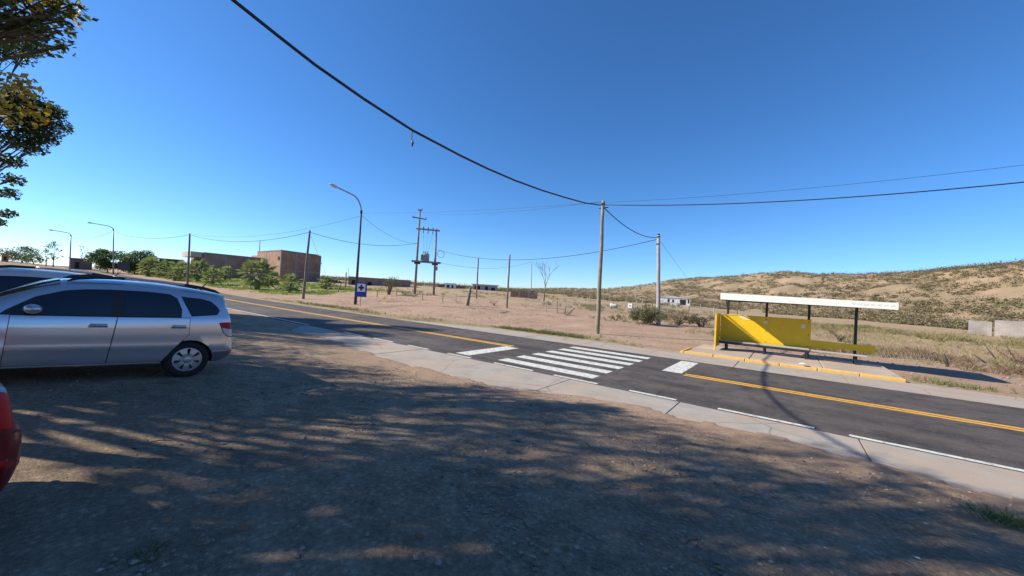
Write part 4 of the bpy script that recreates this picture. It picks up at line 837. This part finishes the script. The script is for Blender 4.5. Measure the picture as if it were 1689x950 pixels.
tree('broadleaf_tree', 'shade tree behind the sunlit yellow branches whose shade reaches the near lane', (-27.5, -3.4, gz(-27.5, -3.4)), ellip((-27.6, -3.2, 9.6), (3.4, 2.5, 2.4), 40, .85, -.55), 270, .145, M_leafd, M_bark, .26, sg3)
tree('broadleaf_tree', 'low shade tree out of view left of the parked cars', (-22.3, -5, gz(-22.3, -5)), ellip((-22.3, -4.2, 7.0), (3.2, 2.6, 2.2), 36, .85, -1.5), 240, .145, M_leafd, M_bark, .26, sg3)
tree('broadleaf_tree', 'shade tree standing left out of view above the parked cars', (-18, -4.8, gz(-18, -4.8)), ellip((-17.8, -4.2, 7.6), (3.3, 2.9, 2.5), 46, .85, -1.3), 240, .145, M_leafd, M_bark, .28, sg3)
tree('broadleaf_tree', 'shade tree standing behind the camera whose dappled shade fills the foreground', (-9.2, -4.9, gz(-9.2, -4.9)), ellip((-8.7, -3.7, 9.4), (4.2, 3.3, 2.9), 84, .78, -.4), 240, .145, M_leafd, M_bark, .3, sg3)
tree('broadleaf_tree', 'shade tree behind the camera shading the right foreground', (-4.6, -5.6, gz(-4.6, -5.6)), ellip((-4.8, -4.9, 8.6), (3.4, 3.3, 2.7), 48, .78, -.9), 240, .145, M_leafd, M_bark, .3, sg3)
# trees on the far left skyline
def far_tree(name, label, px, pb, pt, wpx, dist, m, dens=60, nclump=14, slim=1.0, leaf=.4, mt=None, group='trees on the left skyline'):
    b = at(px, pb, dist); b.z = min(gz(b.x, b.y), b.z+.5); t = at(px, pt, dist).z; Hh = t-b.z; wr = wpx*dist/FPX*.62
    tree(name, label, b, ellip((b.x, b.y, b.z+Hh*.52), (wr, wr, Hh*.42), nclump, max(.35, wr*.42)*slim), dens*1.6, leaf, m, mt or M_bark, .16, group)
far_tree('leafy_tree', 'bushy dark green tree right of the grey street lamp', 178, 445, 410, 21, 145., M_leafg, 90, 22)
far_tree('leafy_tree', 'rounded green tree behind the palm row', 222, 446, 411, 28, 140., M_leafg, 90, 28)
far_tree('leafy_tree', 'green tree left of the carport', 246, 447, 418, 13, 132., M_leafg, 70, 14)
far_tree('poplar_tree', 'yellowing slender poplar clump left of the far lamp', 88, 437, 391, 11, 170., M_leafp, 26, 16, .8)
far_tree('poplar_tree', 'thin pale poplar beside the yellowing clump', 76, 437, 402, 6, 175., M_leafp, 26, 9, .8)
far_tree('leafy_tree', 'low grey green tree at the far left road end', 36, 436, 404, 18, 200., M_leafo, 30, 16)
far_tree('leafy_tree', 'dark low tree between road end and poplars', 55, 437, 415, 13, 185., M_leafg, 40, 12)
far_tree('leafy_tree', 'grey tree at the very left of the skyline', 6, 434, 406, 14, 210., M_leafo, 30, 12)
far_tree('poplar_tree', 'thin bare topped poplar behind the far shed', 135, 437, 397, 5, 190., M_leafp, 12, 8, .7)
far_tree('poplar_tree', 'small pale poplar right of the far shed', 148, 437, 407, 6, 190., M_leafp, 18, 8, .7)
far_tree('leafy_tree', 'small dark tree right of the tall brick block', 540, 476, 455, 9, 80., M_leafo, 50, 10)
# thorn shrub behind the blue sign
def shrub(name, label, px, py, wpx, hpx, m, dens=90, leaf=.16, n=14, cat='shrub', group='desert shrubs beyond the road', stems=9, col_stem=None):
    b = hit(px, py); k = math.hypot(b.x, b.y)/FPX*.85; w_, h_ = wpx*k/2, hpx*k; root = empty(name, b); tag(root, label, cat, group); mb = MB()
    cl = []
    for i in range(n):
        a = random.uniform(0, 6.28); q = math.sqrt(random.random()); c = Vector((math.cos(a)*q*w_*.85, math.sin(a)*q*w_*.7, h_*random.uniform(.3, .88)*(1-.35*q*q))); cl.append((tuple(c), max(.12, h_*.24)))
    for i in range(stems*3):
        c = Vector(random.choice(cl)[0]); e = c*1.12+Vector((random.uniform(-.2, .2), random.uniform(-.2, .2), random.uniform(0, .3)))*h_*.6; mb.tube([(random.uniform(-.1, .1)*w_, random.uniform(-.1, .1)*w_, -.05), c*.5+Vector((0, 0, h_*.08)), c, e], [.022*h_, .015*h_, .009*h_, .004*h_], 4, False)
    mb.build('stem', col_stem or M_wood2, root); leaf_mesh('foliage', cloud(cl, dens/max(.02, (h_*.24)**2)*.05), leaf, m, root, .45, 0)
    return root
M_dry = mat('dry_leaf', (.24, .185, .10), .85, island=.4, trans=.25); M_drybr = mat('dry_brown', (.17, .12, .075), .9, island=.4, trans=.2); M_greyg = mat('grey_green', (.16, .165, .075), .8, island=.35, trans=.25); M_twig = mat('twig', (.13, .105, .085), .9, island=.3)
shrub('thorn_shrub', 'yellow green thorn shrub in front of the low wall house', 641, 486, 40, 40, M_greyg, 900, .17)
shrub('creosote_bush', 'large olive bush at the foot of the concrete pole', 1068, 536, 66, 40, M_greyg, 3200, .13, 34)
shrub('dry_bush', 'grey dry bush right of the concrete pole', 1118, 537, 56, 30, M_dry, 2000, .09, 26)
shrub('dry_bush', 'brown dry bush left of the yellow shelter side', 1157, 540, 48, 28, M_drybr, 1800, .09, 24)
shrub('dry_bush', 'small reddish tumbleweed left of the olive bush', 1016, 530, 36, 17, M_dry, 1100, .08, 14)
shrub('dry_bush', 'round straw coloured bush behind the tall pole', 1008, 508, 22, 12, M_dry, 300, .09, 8)
shrub('dry_bush', 'dark brown bush seen under the shelter roof', 1385, 562, 40, 22, M_drybr, 500, .08, 14)
shrub('creosote_bush', 'small green bush in the field right of the shelter', 1468, 530, 34, 13, M_leafg, 500, .12, 10)
shrub('tumbleweed', 'rusty tumbleweed pile at the right edge below the block wall', 1676, 600, 46, 22, mat('rust_weed', (.26, .13, .06), .9, island=.4, trans=.2), 700, .06, 16)
shrub('dry_bush', 'straw bush by the old stump in the dirt field', 815, 503, 24, 12, M_dry, 300, .08, 8)
shrub('creosote_bush', 'low green bush right of the last palm', 545, 473, 20, 17, M_leafo, 300, .14, 8)
# bare tree in the field
bb = hit(897, 496); bt = empty('bare_tree', bb); tag(bt, 'leafless thin tree in the field right of the slim grey pole', 'tree'); Hb = above(900, 420, bb).z-bb.z; mb = MB()
def twig(p, d, L, r, depth):
    e = p+d*L; mb.tube([p, p.lerp(e, .5)+Vector((random.uniform(-.04, .04), random.uniform(-.04, .04), 0))*L, e], [r, r*.8, r*.55], 5, False)
    if depth:
        for k in range(3 if depth > 1 else 4): twig(p.lerp(e, random.uniform(.45, 1)), (d+Vector((random.uniform(-.55, .55), random.uniform(-.55, .55), random.uniform(-.05, .3)))).normalized(), L*random.uniform(.5, .72), r*.5, depth-1)
MB().tube([(0, 0, -.2), (.05, 0, Hb*.12), (.1, .05, Hb*.32)], [.12, .10, .08], 8).build('trunk', M_twig, bt, True)
for d in ((-.35, 0, 1), (.3, .1, 1), (.05, -.2, 1)): twig(Vector((.1, .05, Hb*.30)), Vector(d).normalized(), Hb*.30, .055, 3)
mb.build('branches', M_twig, bt)
# ------------------------------------------------------------------ fan palms
M_frond = mat('palm_frond', (.27, .32, .11), .55, island=.3, trans=.35); M_ptrunk = mat('palm_trunk', (.17, .13, .09), .95, col2=(.28, .22, .15), scale=10, bump=.7, bscale=20)
def make_palm(var):
    root = empty('fan_palm'); rs = random.Random(var)
    MB().tube([(0, 0, -.2), (0, 0, .3), (.03, 0, .8), (.03, .02, 1.25)], [.19, .20, .17, .14], 12).build('trunk', M_ptrunk, root, True)
    mb = MB(); skirt = MB()
    for k in range(38):
        a = k*2.39996+rs.uniform(-.2, .2); el = math.radians(82-128*((k+.5)/38)**.9); L = rs.uniform(.75, 1.1); d = Vector((math.cos(a)*math.cos(el), math.sin(a)*math.cos(el), math.sin(el)))
        p0 = Vector((.03, .02, 1.2)); p1 = p0+d*L*.8-Vector((0, 0, .12*L)); mb.tube([p0, p0.lerp(p1, .5)+Vector((0, 0, .05)), p1], [.016, .013, .01], 4, False)
        sd = d.cross(Vector((0, 0, 1))); sd = sd.normalized() if sd.length > .1 else Vector((1, 0, 0)); up_ = sd.cross(d)
        for j in range(11):
            t = -1.25+2.5*j/10; dd = (d*math.cos(t)+sd*math.sin(t)); Lf = L*.78*(1-.22*abs(t)/1.25)*rs.uniform(.85, 1.1); e = p1+dd*Lf-Vector((0, 0, .20*Lf*(1+abs(t)*.5))); m_ = p1+dd*Lf*.55-Vector((0, 0, .02)); wv = dd.cross(up_)*.045
            mb.add([p1, m_+wv, e, m_-wv], [(0, 1, 2), (0, 2, 3)])
    mb.build('fronds', M_frond, root)
    return root
pal0 = make_palm(1); first = True
palms = [(424, 477, 46, 'largest fan palm with a double crown before the brick wall'), (478, 482, 29, 'fan palm with pale trunk left of the leaning pole'), (351, 470, 24, 'small fan palm with bare trunk right of the palm pole'), (327, 464, 30, 'fan palm with thick trunk just right of the palm pole'),
         (298, 460, 24, 'small fan palm just left of the palm pole'), (274, 459, 24, 'fan palm in the middle of the left row'), (244, 456, 25, 'leftmost fan palm on the lawn'), (288, 463, 19, 'lowest fan palm in front of the left row'), (300, 458, 16, 'fan palm half hidden behind the palm pole row'), (537, 477, 22, 'last fan palm on the right beside the leaning sticks'), (447, 470, 22, 'fan palm tucked behind the largest palm'), (371, 462, 20, 'fan palm seen against the long brick wall')]
for i, (px, py, hp_, lab) in enumerate(palms):
    o = pal0 if i == 0 else copy_tree(pal0); b = hit(px, py); k = math.hypot(b.x, b.y)/FPX*.85; s = hp_*k/2.15
    o.location = b; o.scale = (s*random.uniform(.85, 1.02),)*2+(s,); o.rotation_euler = (random.uniform(-.05, .05), random.uniform(-.05, .05), random.uniform(0, 6.28)); tag(o, lab, 'palm', 'fan palms on the lawn')
# ------------------------------------------------------------------ posts, sticks, fences
def stake(name, label, px, py, tx, ty, r, m=M_wood2, group='stakes and stumps in the field', cat='post'):
    b = hit(px, py); t = above(tx, ty, b)-b; o = MB().tube([-t*.15, t*.5+Vector((.01, 0, 0)), t], [r, r*.9, r*.7], 7).build(name, m, None, True); o.location = b; return tag(o, label, cat, group)
stake('old_stump', 'thick old stump post in the dirt field left of the slanting pole', 771, 504, 776, 474, .17)
stake('leaning_stick', 'leaning plank right of the last palm', 536, 481, 553, 467, .10, M_wood); stake('leaning_stick', 'short leaning plank beside the first one', 558, 481, 563, 467, .10, M_wood); stake('fence_post', 'upright old post behind the leaning planks', 570, 474, 571, 449, .14, M_wood)
stake('fence_post', 'thin post with a dark top near the upright old post', 576, 470, 575, 442, .05, M_dark)
stake('leaning_stick', 'broken plank lying aslant in the dry grass left of the tall pole', 933, 520, 948, 508, .07, M_wood); stake('leaning_stick', 'slanting dark stump at the end of the fallen fence', 1563, 604, 1556, 584, .06, M_dark); stake('leaning_stick', 'short slanting stick right of the dark stump', 1625, 599, 1606, 585, .035, M_dark); stake('leaning_stick', 'longer slanting stick before the block wall', 1645, 596, 1627, 573, .035, M_dark); stake('leaning_stick', 'thin slanting stick beside the tumbleweed', 1668, 585, 1661, 571, .035, M_dark)
def fence(label, pts, hpx, nw=3, rail=.012):
    bs = [hit(*p) for p in pts]; root = empty('wire_fence', bs[0]); tag(root, label, 'fence'); tops = []
    for (px, py), b in zip(pts, bs):
        h = (above(px, py-hpx*random.uniform(.85, 1.15), b)-b).z; MB().tube([b-bs[0]-Vector((0, 0, .2)), b-bs[0]+Vector((random.uniform(-.08, .08), 0, h))], .05, 6).build('post', random.choice([M_wood2, M_wood, M_cpole]), root); tops.append((b-bs[0], h))
    for k in range(nw): MB().tube([p+Vector((0, 0, h*(.35+.27*k))) for p, h in tops], rail, 4, False).build('strand', M_wire, root)
fence('wire fence on thin pale posts across the dry field left of the concrete pole', [(872, 493), (890, 495), (912, 497), (930, 497), (952, 498), (972, 500), (990, 502), (1012, 504), (1032, 506), (1050, 508)], 15, 2)
fence('crooked wire fence of thin dark posts behind the bushes left of the shelter', [(1058, 520), (1075, 521), (1098, 523), (1116, 525), (1135, 526), (1155, 527), (1177, 529), (1216, 531)], 26, 3)
fence('low wire fence running beside the transformer poles', [(622, 490), (654, 489), (697, 494), (730, 497), (752, 498)], 13, 2)
fence('short broken fence in the scrub in front of the bare tree', [(901, 514), (919, 516), (933, 517)], 18, 1)
fence('far fence of pale posts below the hill', [(1005, 497), (1018, 497), (1030, 497), (1042, 498), (1060, 498)], 11, 1)
ff = hit(1453, 581); fo = empty('fallen_fence', ff); tag(fo, 'fallen row of short slanting slats right of the shelter', 'fence')
for i in range(14):
    px = 1450+i*7.2; b = hit(px+6, 589+i*.55); t = above(px, 577+i*.6+random.uniform(-1, 1), b); MB().tube([b-ff-Vector((0, 0, .05)), t-ff], .03, 5).build('slat', M_wood2, fo)
for i, (px, py, hh, lab) in enumerate([(1012, 507, 7, 'white drum lying in the field behind the tall pole'), (1040, 508, 8, 'white square crate left of the olive bush')]):
    b = hit(px, py); k = math.hypot(b.x, b.y)/FPX*.85; o = empty('white_drum' if i == 0 else 'white_crate', b); tag(o, lab, 'drum' if i == 0 else 'crate')
    if i == 0: MB().tube([(-6*k, 0, hh*k*.5), (-5.8*k, 0, hh*k*.5), (6*k, 0, hh*k*.5)], [hh*k*.4, hh*k*.5, hh*k*.5], 14).build('barrel', M_wh, o, True); MB().tube([(5*k, 0, hh*k*.5), (6.3*k, 0, hh*k*.5)], hh*k*.52, 14).build('rim', M_galv, o)
    else: MB().bbox(-4*k, 4*k, -3*k, 3*k, 0, hh*k, .04).build('box', M_wh, o); MB().bbox(-1.8*k, 1.8*k, -3.1*k, -3.01*k, hh*k*.3, hh*k*.7, .01).build('opening', M_galv, o)
# ------------------------------------------------------------------ grass, scrub, stones
def tufts(name, pos, hgt, m, label, cat, blades=9, spread=.35, wid=.05, kind='stuff'):
    n = len(pos); P = np.repeat(pos, blades, 0); H = np.repeat(hgt, blades); N = len(P); a = rng.uniform(0, 2*np.pi, N); q = rng.uniform(.1, 1, N)
    base = P+np.stack([np.cos(a)*q*H*spread*.6, np.sin(a)*q*H*spread*.6, np.zeros(N)-.02], 1); hh = H*rng.uniform(.5, 1.1, N)
    tip = base+np.stack([np.cos(a)*H*spread*q*1.3, np.sin(a)*H*spread*q*1.3, hh], 1); b2 = rng.uniform(0, 2*np.pi, N); wv = np.stack([np.cos(b2), np.sin(b2), np.zeros(N)], 1)*(H*wid)[:, None]
    mid_ = base*.45+tip*.55+np.stack([np.zeros(N), np.zeros(N), hh*.12], 1)
    V = np.stack([base-wv, base+wv, mid_+wv*.7, tip, mid_-wv*.7], 1).reshape(-1, 3); F = np.arange(5*N).reshape(-1, 5)
    me = bpy.data.meshes.new(name); me.from_pydata(V.tolist(), [], F.tolist()); me.update(); me.materials.append(m); o = bpy.data.objects.new(name, me); C.objects.link(o); return tag(o, label, cat, None, kind)
def scatter(n, fx, fy, dens=None):
    X = rng.uniform(*fx, n); Y = rng.uniform(*fy, n)
    if dens is not None: k = rng.uniform(0, 1, n) < dens(X, Y); X, Y = X[k], Y[k]
    return np.stack([X, Y, ground_z(X, Y)+relief(X, Y)], 1)
M_gg = mat('grass_green', (.19, .21, .075), .8, island=.4, trans=.3); M_gd = mat('grass_dry', (.36, .29, .15), .85, island=.35, trans=.25); M_go = mat('grass_olive', (.22, .205, .085), .85, island=.35, trans=.25); M_gb = mat('grass_brown', (.22, .155, .095), .9, island=.35, trans=.2)
patch = lambda s, sd, th: (lambda X, Y: np.clip((vnoise(X, Y, s, sd)-th)*4, 0, 1))
def gscat(n, x, y, sx, sy):
    X = rng.normal(x, sx, n); Y = np.abs(rng.normal(0, sy, n)*1.3)+y-sy*1.2; return np.stack([X, Y, ground_z(X, Y)], 1)
p_ = np.concatenate([gscat(420, -10.3, 17.75, 1.3, .38), gscat(160, -12.6, 17.5, .9, .25), gscat(330, -32, 16.6, 4.0, .45), gscat(60, 4.2, 17.6, .6, .25)])
tufts('roadside_grass', p_, rng.uniform(.06, .24, len(p_)), M_gg, 'green grass growing along the far road edge', 'grass', 9, .5, .045)
p_ = np.concatenate([scatter(5000, (-45, 12), (15.4, 17.9), lambda X, Y: (Y > far_edge(X)+.15)*np.clip(vnoise(X, Y, 2.3, 6.6)*2+.25, 0, .8)*((X < -3.7) | (X > 3.4)))])
tufts('verge_grass', p_, rng.uniform(.05, .16, len(p_)), M_gd, 'short dry grass along the far verge', 'grass', 7, .6, .05)
p_ = np.concatenate([scatter(9000, (-6, 45), (25, 70), lambda X, Y: np.clip(vnoise(X, Y, 4., 1.1)*1.6+.55, 0, 1)), scatter(2500, (-60, -5), (24, 80), patch(5., 2.1, .08))])
tufts('field_grass', p_, rng.uniform(.12, .36, len(p_)), M_gd, 'tall straw coloured dry grass in the field', 'grass', 14, .8, .028)
p_ = np.concatenate([scatter(3200, (-4, 45), (26, 75), patch(6., 7.7, .0)), scatter(1200, (-70, -8), (30, 90), patch(7., 5.5, .1))])
tufts('field_scrub', p_, rng.uniform(.25, .6, len(p_)), M_go, 'olive scrub scattered through the dry field', 'scrub', 20, .9, .035)
p_ = scatter(2600, (-3, 40), (23.5, 32), lambda X, Y: np.clip(vnoise(X, Y, 3., 4.4)*2+.5, 0, 1)*(Y > 24+1.2*np.sin(X*.6)))
tufts('brown_scrub', p_, rng.uniform(.15, .42, len(p_)), M_gb, 'brown dead scrub at the near edge of the field', 'scrub', 18, 1.0, .032)
p_ = np.concatenate([scatter(9000, (-150, -50), (18.5, 40), lambda X, Y: np.clip(vnoise(X, Y, 4., 8.1)*2+.4, 0, 1))])
tufts('lawn_grass', p_, rng.uniform(.15, .4, len(p_)), mat('lawn_green', (.25, .31, .06), .8, island=.35, trans=.3), 'bright green ground cover around the palms', 'grass', 8, .9, .08)
# hillside bushes (a mass of scrub)
az = np.concatenate([rng.uniform(-14, 34, 9500), rng.uniform(-66, -12, 6500)]); dd = np.concatenate([rng.uniform(.40, 1.03, 9500), rng.uniform(.27, 1.0, 6500)]); drr = np.interp(az, [-30, -5, 10, 25, 60], [420, 330, 250, 200, 170]); D = dd*drr; X = D*np.sin(np.radians(az)); Y = D*np.cos(np.radians(az)); kk = (vnoise(X, Y, 16., 2.9)+.5*vnoise(X, Y, 6., 3.9) > -.2) & (np.interp(az, CRA[:, 0], CRA[:, 1]) > -0.02); X, Y = X[kk], Y[kk]
nbv = vnoise(X, Y, 14., 1.7)+.5*vnoise(X, Y, 5., 5.1); Zs = ground_z(X, Y, 0, nbv); bs = .45+1.5*rng.uniform(0, 1, len(X))**1.8; cl = [((x, y, z+s*.35), s) for x, y, z, s in zip(X, Y, Zs, bs)]
random.shuffle(cl); half = len(cl)//2
hs1 = leaf_mesh('hill_scrub', np.concatenate([rng.normal(size=(36, 3))*np.array([.5, .5, .28])*s+np.array(c) for c, s in cl[:half]]), .34, mat('scrub_olive', (.225, .195, .10), .9, island=.3, trans=.25), None, .7, .6); tag(hs1, 'olive desert scrub covering the hillside', 'scrub', None, 'stuff')
hs2 = leaf_mesh('hill_scrub', np.concatenate([rng.normal(size=(36, 3))*np.array([.5, .5, .28])*s+np.array(c) for c, s in cl[half:]]), .34, mat('scrub_dark', (.175, .148, .082), .9, island=.3, trans=.25), None, .7, .6); tag(hs2, 'darker brown green desert bushes covering the hillside', 'scrub', None, 'stuff')
# nearby tufts in the foreground
for (px, py, hpx, lab, mm, n) in [(1674, 866, 24, 'grass clump at the lower right corner beside the concrete', M_gg, 60), (1640, 852, 16, 'flat dark weed left of the corner grass clump', M_leafg, 26), (232, 925, 26, 'dark green weed at the lower left foreground', M_leafg, 22), (1010, 940, 30, 'dark weed at the bottom edge of the foreground', M_leafg, 26)]:
    b = hit(px, py); k = math.hypot(b.x, b.y)/FPX; pos = np.array([(b.x+random.gauss(0, hpx*k*.55), b.y+random.gauss(0, hpx*k*.3), 0) for _ in range(n)]); pos[:, 2] = ground_z(pos[:, 0], pos[:, 1]); pos -= np.array(b)
    o = tufts('grass_clump', pos, rng.uniform(.5, 1.0, n)*hpx*k*.6, mm, lab, 'weed', 9, 1.1, .03, 'stuff'); o.location = b
# loose stones, twigs and dead leaves on the parking ground
def stones(name, n, smin, smax, fx, fy, m, label, flat=.6, dens=None, pw=3.0):
    P = scatter(n, fx, fy, dens); n = len(P); s = smin+(smax-smin)*rng.uniform(0, 1, n)**pw
    ico = np.array([(1, 0, 0), (-1, 0, 0), (0, 1, 0), (0, -1, 0), (0, 0, 1), (0, 0, -1)], float); F0 = [(0, 2, 4), (2, 1, 4), (1, 3, 4), (3, 0, 4), (2, 0, 5), (1, 2, 5), (3, 1, 5), (0, 3, 5)]
    V = ico[None]*rng.uniform(.55, 1.1, (n, 6, 3)); V = V+rng.normal(0, .15, (n, 6, 3)); a = rng.uniform(0, 6.28, n); c, q = np.cos(a)[:, None], np.sin(a)[:, None]
    V = np.stack([V[..., 0]*c-V[..., 1]*q, V[..., 0]*q+V[..., 1]*c, V[..., 2]*flat+.12], -1)*s[:, None, None]*.5+P[:, None, :]
    F = (np.array(F0)[None]+6*np.arange(n)[:, None, None]).reshape(-1, 3); me = bpy.data.meshes.new(name); me.from_pydata(V.reshape(-1, 3).tolist(), [], F.tolist()); me.update(); me.materials.append(m); o = bpy.data.objects.new(name, me); C.objects.link(o); return tag(o, label, 'gravel', None, 'stuff')
M_st = mat('pebble', (.27, .215, .175), .9, island=.35)
stones('gravel', 34000, .008, .055, (-12, 7), (.2, 7.0), M_st, 'loose gravel over the parking ground', .6, lambda X, Y: (Y < near_edge(X)-.1)*np.clip(1.6-np.hypot(X, Y)/8, .15, 1)*np.clip(vnoise(X, Y, 1.1, 5.5)*1.5+.6, .1, 1), 2.6)
stones('gravel', 5000, .03, .15, (-40, 14), (17.2, 30), M_st, 'scattered stones in the dirt beyond the road', .6, lambda X, Y: (Y > far_edge(X)+.4)*((X < -3.8) | (X > 3.5) | (Y > 21.2)), 3.0)
stones('gravel', 500, .02, .05, (-6, 0), (6.6, 8.0), mat('kerb_dirt', (.36, .25, .18), .95, island=.3), 'dirt crumbs spilled on the near concrete', .5, lambda X, Y: (np.abs(X+2.9) < 1.2)*1.0, 2)
pl_ = scatter(420, (-9, 5), (.6, 7.0)); pl_[:, 2] += .012
tag(leaf_mesh('fallen_leaves', pl_, .065, mat('dead_leaf', (.24, .13, .045), .8, island=.45), None, .5, 3.0), 'dead leaves scattered on the parking ground', 'leaves', None, 'stuff')
mb = MB()
for i in range(70):
    x, y = random.uniform(-8, 4), random.uniform(.8, 6.4); z = gz(x, y)+.012; a = random.uniform(0, 6.28); L = random.uniform(.06, .28); mb.tube([(x, y, z), (x+math.cos(a)*L*.5, y+math.sin(a)*L*.5, z+.008), (x+math.cos(a+.3)*L, y+math.sin(a+.3)*L, z)], .005, 4)
tag(mb.build('twigs', M_twig), 'small dark twigs littering the parking ground', 'twigs', None, 'stuff')
M_lit = mat('litter', (.55, .55, .53), .6)
for i, (px, py, s, lab) in enumerate([(1325, 609, .16, 'white litter scrap on the yellow kerb'), (1526, 867, .028, 'pale scrap on the right foreground dirt'), (1512, 924, .03, 'brown and white scrap at the lower right foreground'), (1362, 908, .02, 'thin pale scrap in the lower foreground'), (1358, 798, .025, 'tiny white scrap below the concrete'), (1005, 705, .025, 'white speck in the tree shade in mid foreground')]):
    b = hit(px, py); b.z = max(b.z, .02)+(.14 if i == 0 else .012); nn = 7; V = [(math.cos(k*.9)*s*random.uniform(.5, 1), math.sin(k*.9)*s*random.uniform(.4, .8), random.uniform(0, s*.5)) for k in range(nn)]+[(0, 0, s*.45)]
    o = mesh_obj('litter_scrap', V, [(k, (k+1) % nn, nn) for k in range(nn)], M_lit); o.location = b; tag(o, lab, 'litter', 'scraps of litter')
